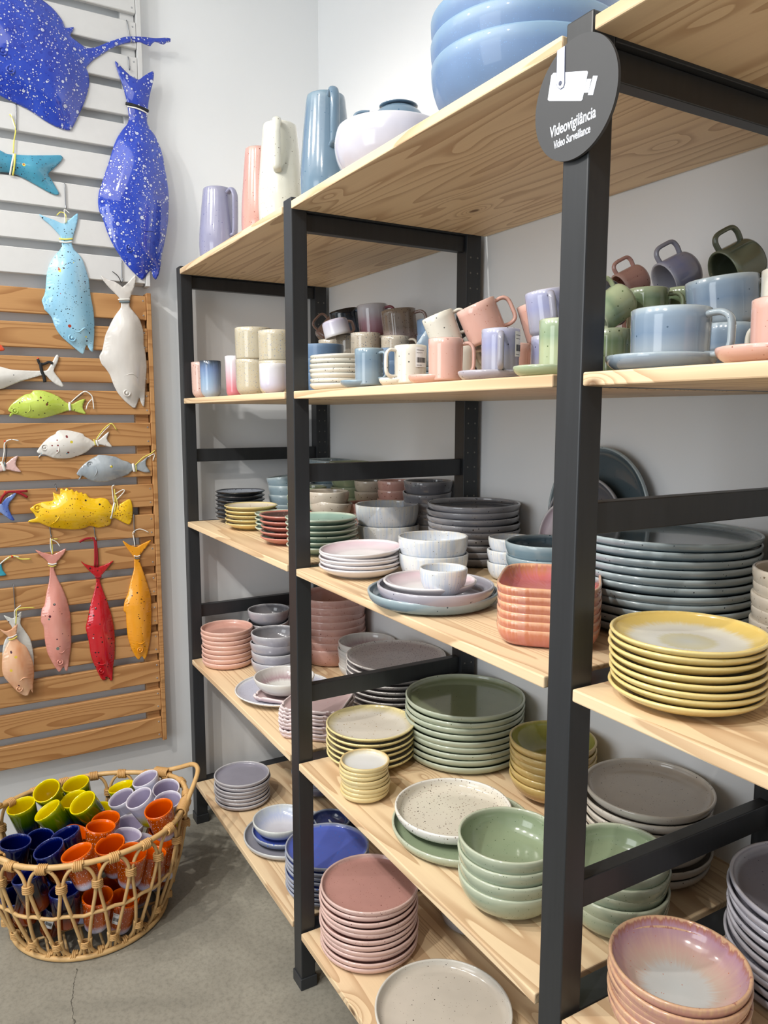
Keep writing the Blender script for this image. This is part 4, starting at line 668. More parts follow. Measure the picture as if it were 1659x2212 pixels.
# ---------------------------------------------------------------- glazes for the dishes
FS = lambda c='#6b5a4c', a=.25, s=.2: (230, a, s, c)
SPK = lambda c, a=.12, s=.3: (150, a, s, c)
G = dict(
 black=simple('g_black', '#1a191c', '#25252a', '#8b93a0', ((170, .5, .3, '#2c2e34'),)),
 yellow_sm=simple('g_yellow_cream', '#d8b850', '#dcc678', '#d6cab4', (SPK('#a08f70'),)),
 mint=simple('g_mint', '#8fae9d', '#c4d2c0', '#9dbcb4', ()),
 red=simple('g_rust', '#b5523c', '#c9725c', '#4c3634', (FS('#8a7a70', .4, .3),)),
 sage=simple('g_sage', '#7f9f8c', '#c2cfb8', '#8fb3a4', (SPK('#5f7c6c'),)),
 seablue=simple('g_sea_blue', '#7f98a4', '#a4b4b8', '#566c74', (SPK('#5a6c78'),), wob=.05),
 olive=simple('g_olive', '#8f9f78', '#aab490', '#7c8a62', (SPK('#5c664a'),)),
 cream=simple('g_cream', '#c4b8a4', '#cfc4b2', '#b8ac98', (SPK('#6f6250'), FS())),
 dusty=simple('g_dusty_pink', '#c98f80', '#d6a698', '#b87c6c', (SPK('#8a5a4c'), FS('#8a5a4c'))),
 slate=simple('g_slate', '#7c7c84', '#a2a2a6', '#55565c', (SPK('#34353c'), FS('#34353c', .2))),
 streak=glaze('g_streak_white', [(0, '#dfe3e6'), (.4, '#dde2e8'), (.47, '#e2e2dc'), (.51, '#d8d2c2'), (.56, '#dcdfe0'), (1, '#ccd2d4')], (FS('#8a8470', .2, .22),), band=('#b4c4dc', .6)),
 pinkwhite=glaze('g_pink_white', [(0, '#ddd9de'), (.44, '#dcd8dc'), (.5, '#e6dfdf'), (.54, '#dcc0ca'), (.66, '#e0d2d8'), (.78, '#e0e2e0'), (1, '#dfe2e0')]),
 tealdk=simple('g_teal_dark', '#6f8d9c', '#9fb2b8', '#4c6674', (SPK('#334a58', .15, .25),)),
 lilacgrey=simple('g_lilac_grey', '#9c98aa', '#b4b2bc', '#84828f', (SPK('#5a5868', .1, .25), FS('#5a5868', .15))),
 teal2=simple('g_teal_grey', '#637c88', '#a4b4b8', '#48585f', (SPK('#2f424e', .2, .2),)),
 coral=glaze('g_coral', [(0, '#a84c3c'), (.2, '#b04a58'), (.36, '#bc5440'), (.46, '#c8682c'), (.49, '#e0a468'), (.51, '#e4a870'), (.53, '#c4701c'), (.6, '#c45048'), (.7, '#b04850'), (1, '#ae5058')], (), streak=.1, band=('#c88aa0', .25)),
 yellow=glaze('g_yellow_white', [(0, '#d0ac38'), (.4, '#d8b440'), (.49, '#e4cc74'), (.52, '#dcb83c'), (.60, '#e0c04c'), (.66, '#e0dcc8'), (.8, '#dcdad0'), (.84, '#d0c8a0'), (1, '#c8cac0')], streak=.07),
 creamy=glaze('g_cream_yellow', [(0, '#d4bc68'), (.42, '#dcc678'), (.51, '#e6d488'), (.54, '#d8c88c'), (.62, '#e6dece'), (1, '#e0d6c4')], (SPK('#a8946c'), FS('#a8946c')), streak=.04),
 creamy2=glaze('g_white_yellow_rim', [(0, '#dcc88c'), (.46, '#e0cc8a'), (.51, '#dcb868'), (.56, '#ddd4b4'), (.64, '#dfe0dc'), (1, '#e0e2e2')], streak=.05),
 peach=simple('g_peach_pink', '#dcA088'.lower(), '#e6b4a0', '#d09480', (FS('#9c6450', .15),)),
 greylil=simple('g_grey_lilac_bowl', '#a2a0aa', '#bcbcc0', '#7e7e84', (FS('#5c5c66', .15),), wob=.05),
 whitelil=simple('g_white_lilac', '#dcdce0', '#e4e4e2', '#bfc2d6', (FS('#a0a0b4', .4, .3),)),
 plum=glaze('g_plum_white', [(0, '#d6d6d4'), (.5, '#dcdad4'), (.56, '#d2ccc8'), (.68, '#a88a92'), (.74, '#d8d8d4'), (1, '#dcdedb')], streak=.09),
 ruffle=simple('g_ruffle_pink', '#cdb0b0', '#e2d0cf', '#c0a2a2', (SPK('#b08c8c'),), rough=.35),
 speckgrey=simple('g_speck_grey', '#d0cbc7', '#e2deda', '#c0b3b4', ((260, .5, .34, '#6f6068'), (150, .2, .3, '#c8bcbc'))),
 green9=simple('g_green', '#98a88a', '#b8c2aa', '#7e8a62', (SPK('#4c5838', .06, .2),)),
 mustard=glaze('g_mustard', [(0, '#a87c1c'), (.4, '#b8881c'), (.49, '#cfae54'), (.53, '#a4a02c'), (.7, '#8a8c24'), (.85, '#8c8420'), (1, '#c08418')], streak=.05),
 speckcream=simple('g_speck_cream', '#e2ded6', '#e8e4da', '#dcd4c0', ((220, .45, .32, '#8a7a6c'), SPK('#4c443c', .12, .25))),
 celadon=simple('g_celadon', '#94a488', '#b8c0a4', '#8a9c78', (FS('#5c6e54', .3), SPK('#4c5c44', .08, .2))),
 beige=simple('g_beige', '#c8beb0', '#d6cec0', '#b8ac9e', (FS('#6b5f52', .3), SPK('#3c342c', .09, .2))),
 sunset=glaze('g_sunset', [(0, '#b06a50'), (.3, '#b87c64'), (.46, '#c08470'), (.49, '#c9986c'), (.51, '#d0a070'), (.525, '#a86048'), (.56, '#b08094'), (.68, '#c49c90'), (.76, '#c4ac9c'), (.82, '#c4c6c4'), (1, '#c2c8c8')], (FS('#b06a50', .12),), streak=.12),
 lilac=simple('g_lilac', '#a8a4b4', '#c6c4c8', '#918fa0', (FS('#6c6a80', .1),)),
 greyrim=simple('g_grey_lilac_plate', '#a6a8ae', '#c4c6c6', '#8c8c98', ()),
 cobalt=simple('g_cobalt', '#5c6c94', '#a0a8b8', '#1a4ac4', ((120, .3, .3, '#3c6cd0'),)),
 navy=simple('g_navy', '#3a4a78', '#8c98ac', '#1c2c64', ()),
 bluewhite=glaze('g_white_blue', [(0, '#b8bec0'), (.4, '#c4cacb'), (.5, '#d8dcd8'), (.56, '#c8d2dc'), (.66, '#b4c0e0'), (.78, '#d4d6e2'), (1, '#c8c6d0')], streak=.16),
 pink=simple('g_pink', '#d0a098', '#deb8ac', '#bf8478', (FS('#8c5a50', .3), SPK('#6c4038', .08, .2))),
 palebeige=simple('g_pale_beige', '#d4cec0', '#dcd8cc', '#cfc6b6', (FS('#8c8070', .2), SPK('#3c342c', .07, .2))),
 bluebig=simple('g_matt_blue', '#5078a8', '#6f96b4', '#5078a8', ((330, .3, .3, '#6488b4'),), rough=.5),
 pitblue=simple('g_pitcher_blue', '#5b87a6', '#6f98b0', '#456a84', (SPK('#3c5c78', .2, .25),), wob=.1, sat=0.72, val=0.74),
 pitcream=simple('g_pitcher_cream', '#dcdccc', '#e2e0d2', '#c4c2b0', (SPK('#6c6458', .15, .22), FS('#a09888', .3)), val=0.88),
 pitpink=simple('g_pitcher_pink', '#dc9c8c', '#e2aa9a', '#b87c6c', (SPK('#8c4c40', .2, .25), FS('#b06c5c', .3)), val=0.82),
 pitlilac=simple('g_pitcher_lilac', '#9a9cc4', '#a8a8c8', '#6c6c94', (SPK('#5c5c88', .2, .25),), wob=.1, sat=0.75, val=0.80),
 whiteblush=simple('g_white_blush', '#bcbccb', '#cccbd4', '#b4b2c0', ()),
 mblue=glaze('g_mug_blue', [(0, '#7c9cb0'), (.25, '#7c9cb2'), (.36, '#5a84a4'), (.47, '#6c94ac'), (.5, '#a4bcc4'), (1, '#4c6c80')], (SPK('#3c5468', .1, .22),), wob=.04, sat=0.68, val=0.84),
 mcream=simple('g_mug_cream', '#dedacb', '#e4e0d0', '#c9c4b2', (SPK('#5c5c58', .2, .25), FS('#8c8478', .3)), val=0.92),
 mpink=simple('g_mug_pink', '#dea694', '#e6b8a8', '#c08878', (FS('#b87c6c', .3), SPK('#8c5c50', .08, .2)), val=0.86),
 mlilac=glaze('g_mug_lilac', [(0, '#9c9cb0'), (.28, '#a0a0b8'), (.36, '#8a90c4'), (.46, '#9ca0c8'), (.5, '#c4c2d0'), (1, '#7c7c94')], (SPK('#54546c', .12, .22),), wob=.04, sat=0.75, val=0.84),
 mgreen=glaze('g_mug_green', [(0, '#b4c48c'), (.3, '#b0c088'), (.38, '#88a878'), (.47, '#9cb486'), (.5, '#c4cca4'), (1, '#6c8054')], (SPK('#5c6c48', .15, .22),), wob=.04, sat=0.72, val=0.86),
 mgreen2=glaze('g_mug_moss', [(0, '#8c9c74'), (.3, '#88986c'), (.4, '#68805c'), (.5, '#a4b08c'), (1, '#5c6c48')], (SPK('#3c4830', .15, .22),), wob=.04, val=0.86),
 mbluec=glaze('g_cup_blue', [(0, '#94a8b4'), (.28, '#94a8b8'), (.36, '#5f86ac'), (.46, '#7c9cb8'), (.5, '#b0c4cc'), (1, '#54748c')], (SPK('#4c6074', .08, .2),), wob=.03, sat=0.70, val=0.85),
 speckmug=simple('g_speck_mug', '#b4aa98', '#c8c0ae', '#9c9284', ((200, .5, .32, '#6c7078'), (260, .4, .3, '#8a6c4c'))),
 brownmug=glaze('g_brown_mug', [(0, '#a88c84'), (.22, '#b09a98'), (.3, '#8c7a6c'), (.47, '#94806c'), (.5, '#a08c78'), (1, '#8c7c70')], ((240, .5, .32, '#5c4a44'),)),
 rustmug=simple('g_rust_mug', '#8c6a5c', '#94786a', '#7c5c50', ((160, .4, .34, '#6c4438'),)),
 inkmug=glaze('g_ink_mug', [(0, '#5c7084'), (.25, '#4c6278'), (.38, '#1c2834'), (.5, '#14181e'), (1, '#1c242c')], streak=.1),
 rosemug=glaze('g_rose_mug', [(0, '#8c3c4c'), (.15, '#a04c5c'), (.3, '#b88c98'), (.4, '#c4bcc2'), (.5, '#d0ccd0'), (1, '#c4bcc0')], streak=.03),
 rosecup=glaze('g_rose_cup', [(0, '#c85060'), (.2, '#d06070'), (.36, '#dcc0cc'), (.5, '#e4e2e8'), (1, '#d8d4dc')], streak=.02),
 bluecup=glaze('g_blue_tumbler', [(0, '#b8c0c4'), (.12, '#b4c4d4'), (.3, '#84a8cc'), (.42, '#5c80b4'), (.485, '#3c4c5c'), (.5, '#2c3440'), (.56, '#6c84a4'), (1, '#8ca0b8')], streak=.12),
 pinkcup=simple('g_pink_speck', '#dcb4a4', '#dcb8a8', '#c89c8c', ((170, .45, .3, '#a06c60'), (260, .3, .3, '#b4a4a4'))),
 yellowspeck=simple('g_yellow_speck', '#cac0a4', '#d4cab0', '#b4aa90', ((200, .5, .32, '#8c9098'), (260, .4, .3, '#b09c64')), val=0.84),
 iris=glaze('g_iris_cup', [(0, '#d4b8a8'), (.1, '#d0b8b4'), (.24, '#c4c0d8'), (.45, '#dcdce4'), (.5, '#e4e0dc'), (1, '#d0ccd8')], streak=.04, val=0.92),
 steelblue=simple('g_matt_steel_blue', '#456c94', '#54789c', '#385a80', ((300, .3, .3, '#5c80a4'),), rough=.55),
 darkmug=simple('g_dark_mug', '#3c3c40', '#48484c', '#303034', ()),
 mossdark=simple('g_moss_dark', '#5c6450', '#6c745c', '#4c5440', ()),
)
W3 = 'on the third shelf'
# ------------------------------------------------ third shelf
stack('side_plate', 'black side plate', 'of the black stack by the far post', 'plate', G['black'], Z3, -.790, .150, .079, .1013, 7, .021, kb=.55, straight=.6)
stack('side_plate', 'yellow and cream side plate', 'of the yellow stack beside the black plates', 'plate', G['yellow_sm'], Z3, -.628, .128, .080, .0729, 5, .022, kb=.55, straight=.6)
stack('side_plate', 'mint side plate', 'of the short stack behind the rust plates', 'plate', G['mint'], Z3, -.495, .160, .068, .0618, 4, .022, kb=.55, straight=.6)
stack('side_plate', 'rust red side plate', 'of the rust stack left of the middle post', 'plate', G['red'], Z3, -.325, .118, .074, .0806, 5, .022, kb=.55, straight=.6)
stack('dinner_plate', 'sage green plate', 'of the sage stack right of the middle post', 'plate', G['sage'], Z3, -.157, .140, .090, .0913, 6, .024, kb=.55, straight=.5, lip=.01)
stack('soup_bowl', 'sea blue bowl', 'of the blue bowl stack behind the mint plates', 'bowl', G['seablue'], Z3, -.755, .30, .062, .146, 4, .055, kb=.5, tilts={3: (.10, -.08, 0)})
stack('soup_bowl', 'olive green bowl', 'of the olive stack left of the middle post', 'bowl', G['olive'], Z3, -.575, .285, .060, .125, 4, .05, kb=.55)
stack('soup_bowl', 'cream speckled bowl', 'of the cream stack above the sage plates', 'bowl', G['cream'], Z3, -.357, .255, .060, .132, 4, .05, kb=.55, tilts={2: (-.10, .06, 0)})
stack('soup_bowl', 'olive green bowl', 'of the olive stack farthest back', 'bowl', G['olive'], Z3, -.60, .445, .058, .150, 4, .05, kb=.55)
stack('soup_bowl', 'sea blue bowl', 'of the blue stack in the far back corner', 'bowl', G['seablue'], Z3, -.75, .445, .060, .150, 4, .05, kb=.55)
stack('soup_bowl', 'cream speckled bowl', 'of the cream stack at the back wall', 'bowl', G['cream'], Z3, -.457, .445, .050, .146, 4, .05, kb=.45)
stack('soup_bowl', 'dusty pink bowl', 'of the pink stack at the back wall', 'bowl', G['dusty'], Z3, -.332, .455, .050, .155, 5, .05, kb=.6)
stack('soup_bowl', 'slate grey bowl', 'of the slate stack under the side rail', 'bowl', G['slate'], Z3, -.151, .452, .066, .168, 5, .055, kb=.6, tilts={3: (.05, .06, 0)})
stack('soup_bowl', 'dusty pink bowl', 'of the pink stack left of white streaked bowls', 'bowl', G['dusty'], Z3, -.345, .355, .052, .095, 3, .045, kb=.7)
stack('salad_bowl', 'white streaked large bowl', 'of the pair behind the pink and white plates', 'bowl', G['streak'], Z3, -.150, .326, .083, .113, 2, .060, kb=.8)
stack('dinner_plate', 'slate grey speckled plate', 'of the slate stack behind the streaked bowls', 'plate', G['slate'], Z3, .118, .404, .109, .139, 9, .030, kb=.84)
stack('salad_bowl', 'white streaked large bowl', 'of the nearer pair, left of the small bowls', 'bowl', G['streak'], Z3, .222, .222, .0745, .0880, 2, .052, kb=.74)
stack('dinner_plate', 'pink and white plate', 'of the stack beside the middle post', 'plate', G['pinkwhite'], Z3, .125, .096, .089, .0600, 5, .024, kb=.62, straight=.5, tilts={4: (.05, 0, 0), 3: (0, .04, 0)})
stack('dinner_plate', 'large teal plate under two smaller plates', 'at the front edge', 'plate', G['tealdk'], Z3, .412, .094, .1205, .026, 1, kb=.84)
stack('dinner_plate', 'speckled lilac grey plate', 'lying on the large teal plate', 'plate', G['lilacgrey'], Z3+.0085, .430, .088, .106, .032, 1, kb=.8)
stack('dinner_plate', 'pink and white plate', 'lying on the lilac grey plate, under a small bowl', 'plate', G['pinkwhite'], Z3+.0235, .424, .080, .0850, .024, 1, kb=.62, straight=.4)
stack('small_bowl', 'small white streaked bowl', 'standing on top of the three nested plates', 'bowl', G['streak'], Z3+.0305, .474, .075, .042, .048, 1, kb=.55)
stack('small_bowl', 'small white streaked bowl', 'of the small stack beside the teal bowls', 'bowl', G['streak'], Z3, .325, .345, .047, .090, 3, .038, kb=.6)
stack('soup_bowl', 'teal bowl', 'of the pair behind the coral square dishes', 'bowl', G['tealdk'], Z3, .448, .335, .080, .100, 3, .045, kb=.66)
stack('serving_plate', 'large teal grey plate', 'of the big stack behind the yellow plates', 'plate', G['teal2'], Z3, .706, .362, .148, .153, 11, .032, kb=.84, seg=80)
stack('dinner_plate', 'yellow and white plate', 'of the yellow stack at the near post', 'plate', G['yellow'], Z3, .968, .092, .0905, .0875, 8, .021, kb=.62, straight=.45, seg=80)
stack('soup_bowl', 'cream crackled bowl', 'of the cream stack at the right edge', 'bowl', G['cream'], Z3, .993, .315, .080, .142, 6, .055, kb=.5)

def rounded_square(name, item, where, cat, mat, z, x, y, sx, sy, h, n, pitch, rot, rad, t=.005, ruffle=0, draft=.82, jit=.002):
    """profile swept round a rounded rectangle; same UV convention as lathe"""
    segs = 96
    def outline(k, s):
        a = 2*PI*k/segs; p = 2/(4.2 if not ruffle else 7); c_, s_ = math.cos(a), math.sin(a)
        X = math.copysign(abs(c_)**p, c_)*sx; Y = math.copysign(abs(s_)**p, s_)*sy
        if ruffle: q = 1+ruffle*math.sin(a*22)*s**4; X *= q; Y *= q
        return X, Y
    pr = [(0, .002), (draft*.85, .002), (draft*.9, 0), (draft, 0)]
    for i in range(1, 9):
        a = i/8*PI/2; pr.append((draft+(1-draft)*math.sin(a), (h-.002)*(1-math.cos(a))))
    tt = t/max(sx, sy); rim = len(pr); pr += [(1-tt*.5, h), (1-tt, h-.002)]
    for i in range(7, -1, -1):
        a = i/8*PI/2; pr.append((draft-tt+(1-draft)*math.sin(a), .006+(h-.008)*(1-math.cos(a))))
    pr.append((0, .0055)); n_ = len(pr)
    L = [0]
    for i in range(1, n_): L.append(L[-1]+math.hypot((pr[i][0]-pr[i-1][0])*sx, pr[i][1]-pr[i-1][1]))
    V = [.5*L[i]/L[rim] if i <= rim else .5+.5*(L[i]-L[rim])/(L[-1]-L[rim]) for i in range(n_)]
    bm = bmesh.new(); uvl = bm.loops.layers.uv.new('UVMap'); R = []
    for s, zz in pr:
        if s == 0: R.append([bm.verts.new((0, 0, zz))]*segs); continue
        row = []
        for k in range(segs):
            X, Y = outline(k, s); dz = .0022*math.sin(2*PI*k/segs*22) if ruffle and s > .9 else 0
            row.append(bm.verts.new((X*s, Y*s, zz+dz*(1 if zz > h*.5 else 0))))
        R.append(row)
    for i in range(n_-1):
        for k in range(segs):
            k2 = (k+1) % segs; vs = []
            for v in ((R[i][k], k, i), (R[i][k2], k+1, i), (R[i+1][k2], k+1, i+1), (R[i+1][k], k, i+1)):
                if v[0] not in [q[0] for q in vs]: vs.append(v)
            if len(vs) < 3: continue
            fc = bm.faces.new([q[0] for q in vs])
            for lp, q in zip(fc.loops, vs): lp[uvl].uv = (q[1]/segs, V[q[2]])
    bm.normal_update(); me = bpy.data.meshes.new(name); bm.to_mesh(me); bm.free(); me.polygons.foreach_set('use_smooth', [True]*len(me.polygons)); me.materials.append(mat)
    first = None
    for i in range(n):
        if first is None: o = first = bpy.data.objects.new(name, me)
        else: o = first.copy()
        COL.objects.link(o); o.location = (x+random.uniform(-jit, jit), y+random.uniform(-jit, jit), z+i*pitch+.0003); o.rotation_euler = (0, 0, math.radians(rot+random.uniform(-1, 1)*(3 if ruffle else .3)))
        if n == 1: tag(o, item+', '+where, cat)
        else: tag(o, '%s, %s %s' % (item, 'bottom one' if i == 0 else ORD[n-1-i], where), cat, name.replace('_', ' ')+'s '+where)
    return first
rounded_square('square_dish', 'coral square dish', 'of the coral stack beside the near post', 'dish', G['coral'], Z3, .672, .142, .099, .078, .030, 6, .0125, 135, .02, jit=.0008, draft=.78)
# plates leaning on the back wall
def leaning(name, item, where, mat, R, x, y, tilt, z=Z3, az=90, h=.02, yaw=0):
    pr, rim = dish_prof(R, h, .84, .005)
    o = newobj(name, lathe_mesh(name, pr, rim, 64), mat)
    M = Matrix.Rotation(math.radians(yaw), 4, 'Z') @ Matrix.Rotation(math.radians(90-tilt), 4, 'X')
    o.matrix_world = Matrix.Translation((x, y, z+R*math.cos(math.radians(tilt))+.003)) @ M
    return tag(o, item+', '+where, 'plate')
leaning('serving_plate', 'large dark teal plate', 'leaning on the back wall behind the near post', G['teal2'], .138, .432, .495, 4)
leaning('dinner_plate', 'slate grey plate', 'leaning in front of the large teal one at the back wall', G['slate'], .108, .425, .468, 5)
leaning('dinner_plate', 'pale pink plate', 'leaning frontmost of the three at the back wall', G['pinkwhite'], .082, .405, .442, 6)
# two stacked rectangular dishes in the far corner, high up
rounded_square('oven_dish', 'dark blue rectangular dish', 'on the bowls in the far corner', 'dish', G['seablue'], Z3+.152, -.72, .43, .085, .06, .045, 1, 0, 0, .02)
rounded_square('oven_dish', 'olive rectangular dish', 'on the bowls beside the dark blue dish', 'dish', G['olive'], Z3+.152, -.54, .43, .085, .06, .045, 1, 0, 0, .02)

# ------------------------------------------------ fourth shelf
stack('side_plate', 'peach pink plate', 'of the peach stack by the far post', 'plate', G['peach'], Z4, -.772, .090, .083, .1240, 8, .026, kb=.84)
stack('soup_bowl', 'lilac grey bowl', 'of the farther grey bowl stack', 'bowl', G['greylil'], Z4, -.795, .240, .070, .158, 4, .05, kb=.6, tilts={2: (.05, .07, 0)})
stack('soup_bowl', 'lilac grey bowl', 'of the nearer grey bowl stack', 'bowl', G['greylil'], Z4, -.602, .187, .076, .136, 4, .05, kb=.6, tilts={2: (0, -.07, 0)})
stack('serving_plate', 'wide white and lilac plate', 'under the pink and white bowls, front edge', 'plate', G['whitelil'], Z4, -.420, .138, .140, .024, 1, kb=.66, straight=.5)
rounded_square('wavy_dish', 'pink wavy-edged dish', 'lying on the wide lilac plate', 'dish', G['ruffle'], Z4+.0095, -.385, .130, .072, .072, .016, 1, 0, 40, .02, ruffle=.03, draft=.8)
stack('pasta_bowl', 'white bowl with a plum ring', 'on the wavy pink dish', 'bowl', G['plum'], Z4+.019, -.392, .128, .086, .050, 1, kb=.42, straight=.2)
stack('serving_bowl', 'large dusty pink bowl', 'of the tall pink stack behind the middle post', 'bowl', G['dusty'], Z4, -.645, .402, .112, .222, 8, .06, kb=.75, pw=.9)
stack('pasta_bowl', 'white plum-ringed bowl', 'of the white stack near the pink bowls', 'bowl', G['plum'], Z4, -.432, .418, .088, .1174, 8, .045, kb=.45)
stack('serving_plate', 'speckled grey plate', 'of the speckled stack behind the side rail', 'plate', G['speckgrey'], Z4, -.188, .375, .138, .148, 9, .028, kb=.62, straight=.5, seg=72)
rounded_square('wavy_dish', 'pink wavy-edged dish', 'of the wavy stack behind the middle post', 'dish', G['ruffle'], Z4, -.150, .118, .080, .080, .014, 8, .0098, 45, .02, ruffle=.02, draft=.86, jit=.003)
stack('serving_plate', 'olive green plate', 'of the tall green stack', 'plate', G['green9'], Z4, .138, .371, .142, .142, 9, .028, kb=.86, seg=80)
stack('dinner_plate', 'cream plate with a yellow rim', 'of the cream and yellow stack', 'plate', G['creamy'], Z4, .062, .157, .104, .092, 6, .024, kb=.62, straight=.5)
stack('small_dish', 'small yellow-rimmed dish', 'of the small stack at the front edge', 'dish', G['creamy2'], Z4, .208, .061, .0525, .0800, 8, .017, kb=.7)
stack('dinner_plate', 'large green plate', 'under the speckled cream plate', 'plate', G['celadon'], Z4, .432, .155, .137, .024, 1, kb=.86, seg=72)
stack('dinner_plate', 'speckled cream plate', 'lying on the large green plate', 'plate', G['speckcream'], Z4+.0150, .400, .155, .1150, .026, 1, kb=.85, seg=72)
stack('soup_bowl', 'celadon green bowl', 'of the green stack left of the near post', 'bowl', G['celadon'], Z4, .638, .103, .0865, .1158, 4, .052, kb=.55, seg=72)
stack('pasta_bowl', 'mustard and olive bowl', 'of the mustard stack', 'bowl', G['mustard'], Z4, .408, .405, .0905, .1282, 6, .05, kb=.4, straight=.15)
stack('serving_plate', 'beige speckled plate', 'of the beige stack behind the side rail', 'plate', G['beige'], Z4, .668, .390, .1125, .1422, 8, .024, kb=.8, seg=72, jit=.004)
stack('soup_bowl', 'celadon green bowl', 'of the green stack right of the near post', 'bowl', G['celadon'], Z4, .762, .218, .0805, .1160, 5, .05, kb=.6, seg=72, tilts={4: (.05, 0, 0)}, jit=.003)
stack('pasta_bowl', 'pink and white pasta bowl', 'of the sunset coloured stack in front', 'bowl', G['sunset'], Z4, .966, .112, .0875, .1060, 6, .048, kb=.42, straight=.12, seg=80)
stack('serving_plate', 'lilac grey plate', 'of the lilac grey stack at the right edge', 'plate', G['lilacgrey'], Z4, 1.005, .365, .125, .142, 10, .026, kb=.84, seg=72)

# ------------------------------------------------ lowest shelf
stack('side_plate', 'lilac plate', 'of the lilac stack by the far post', 'plate', G['lilac'], Z5, -.680, .096, .088, .0912, 7, .022, kb=.84)
stack('serving_plate', 'grey lilac plate', 'under the cobalt plate and the white bowl', 'plate', G['greyrim'], Z5, -.395, .137, .132, .022, 1, kb=.84)
stack('dinner_plate', 'cobalt blue plate', 'under the white and blue bowl', 'plate', G['cobalt'], Z5+.0085, -.400, .125, .095, .026, 1, kb=.7)
stack('pasta_bowl', 'white and blue bowl', 'standing on the cobalt blue plate', 'bowl', G['bluewhite'], Z5+.0165, -.408, .117, .082, .046, 1, kb=.42, straight=.15)
stack('dinner_plate', 'cobalt blue plate', 'of the cobalt stack behind the middle post', 'plate', G['cobalt'], Z5, -.137, .136, .110, .1145, 8, .022, kb=.8, seg=72)
stack('soup_bowl', 'navy blue bowl', 'of the navy stack at the back', 'bowl', G['navy'], Z5, -.62, .34, .090, .105, 6, .045, kb=.55)
stack('dinner_plate', 'navy plate', 'lying behind the cobalt plates', 'plate', G['navy'], Z5, -.345, .255, .095, .024, 1, kb=.84)
stack('small_bowl', 'small navy bowl', 'lying on the navy plate', 'bowl', G['navy'], Z5+.0085, -.355, .25, .060, .04, 1, kb=.5)
stack('soup_bowl', 'grey white bowl', 'of the pale stack at the back', 'bowl', G['greyrim'], Z5, -.37, .405, .078, .052, 3, .05, kb=.5)
stack('soup_bowl', 'black bowl', 'of the black stack behind the pink plates', 'bowl', G['black'], Z5, -.10, .400, .080, .07, 3, .045, kb=.6)
stack('dinner_plate', 'dusty pink plate', 'of the tall pink stack beside the middle post', 'plate', G['pink'], Z5, .112, .124, .1145, .1549, 11, .026, kb=.85, seg=80, jit=.003)
stack('soup_bowl', 'pale grey deep dish', 'behind the tall pink stack', 'bowl', G['greyrim'], Z5, .165, .385, .080, .035, 1, kb=.8)
stack('dinner_plate', 'pale beige speckled plate', 'nearest on the lowest shelf', 'plate', G['palebeige'], Z5, .386, .147, .141, .026, 1, kb=.85, seg=80)

# ------------------------------------------------ second shelf: cups and mugs
E_ = 'espresso mugs on saucers'
def saucer(x, y, R, mat, lab, h=.017, kb=.62): return stack('saucer', lab, '', 'saucer', mat, Z2, x, y, R, h, 1, kb=kb, t=.0045)
mug('pink speckled tumbler, leftmost on the second shelf', G['pinkcup'], -.838, .045, Z2, .0285, .112, None, name='ceramic_cup', cat='cup', rb=.75, bot=.95)
mug('blue streaked tumbler with a dark rim', G['bluecup'], -.765, .055, Z2, .0325, .112, None, name='ceramic_cup', cat='cup', rb=.75, bot=.95)
mug('white and rose tumbler behind the speckled cups', G['rosecup'], -.672, .100, Z2, .029, .122, None, name='ceramic_cup', cat='cup', rb=.6, bot=.9)
mug('large speckled cup, lower of the left pair', G['yellowspeck'], -.487, .090, Z2, .049, .100, None, name='ceramic_cup', cat='cup', rb=.55)
mug('large speckled cup, upper of the left pair', G['yellowspeck'], -.483, .090, Z2+.0985, .051, .086, None, name='ceramic_cup', cat='cup', rb=.12)
mug('large speckled cup, lower of the pair at the middle post', G['yellowspeck'], -.372, .112, Z2, .047, .090, None, name='ceramic_cup', cat='cup', rb=.5)
mug('large speckled cup, upper of the pair at the middle post', G['yellowspeck'], -.372, .112, Z2+.0885, .047, .080, None, name='ceramic_cup', cat='cup', rb=.12)
mug('white iridescent mug left of the middle post', G['iris'], -.228, .045, Z2, .0345, .073, 120, rb=.7)
# blue planters and small bowls behind
stack('planter_bowl', 'matt steel blue pot', 'of the pots behind the cream saucers', 'pot', G['steelblue'], Z2, -.225, .178, .053, .124, 3, .075, kb=.85)
stack('planter_bowl', 'matt steel blue pot', 'of the pots at the back wall', 'pot', G['steelblue'], Z2, .010, .36, .042, .172, 4, .065, kb=.7)
stack('planter_bowl', 'matt steel blue pot', 'of the pots behind the espresso mugs', 'pot', G['steelblue'], Z2, .028, .232, .042, .098, 2, .07, kb=.8)
MB = [ # label, mat, x, y, z, R, h, handle, lean
 ('speckled grey mug with a handle, above the steel blue pots', 'speckmug', -.392, .29, .083, .041, .072, 60, (0, 0)),
 ('speckled grey mug, middle one of the back row', 'speckmug', -.222, .30, .085, .039, .074, 45, (0, 0)),
 ('speckled brown mug, right one of the back row', 'speckmug', -.105, .32, .072, .035, .07, 45, (0, 0)),
 ('rust speckled mug lying tilted at the far end', 'rustmug', -.585, .35, .172, .036, .07, 255, (75, 42)),
 ('ink blue black mug tilted in the back pile', 'inkmug', -.43, .36, .168, .043, .078, 30, (60, -12)),
 ('rose and white mug, highest in the back pile', 'rosemug', -.30, .37, .160, .042, .085, 30, (60, -4)),
 ('brown speckled mug with a pale pink foot', 'brownmug', -.165, .375, .130, .045, .087, 40, (60, -6)),
 ('white and rose cup turned over in the back pile', 'iris', -.315, .255, .200, .036, .045, 200, (60, 165)),
]
for lb, mt, x, y, z, R, h, hz, ln in MB: mug(lb, G[mt], x, y, Z2+z, R, h, hz, ln, 'mugs in the back pile')
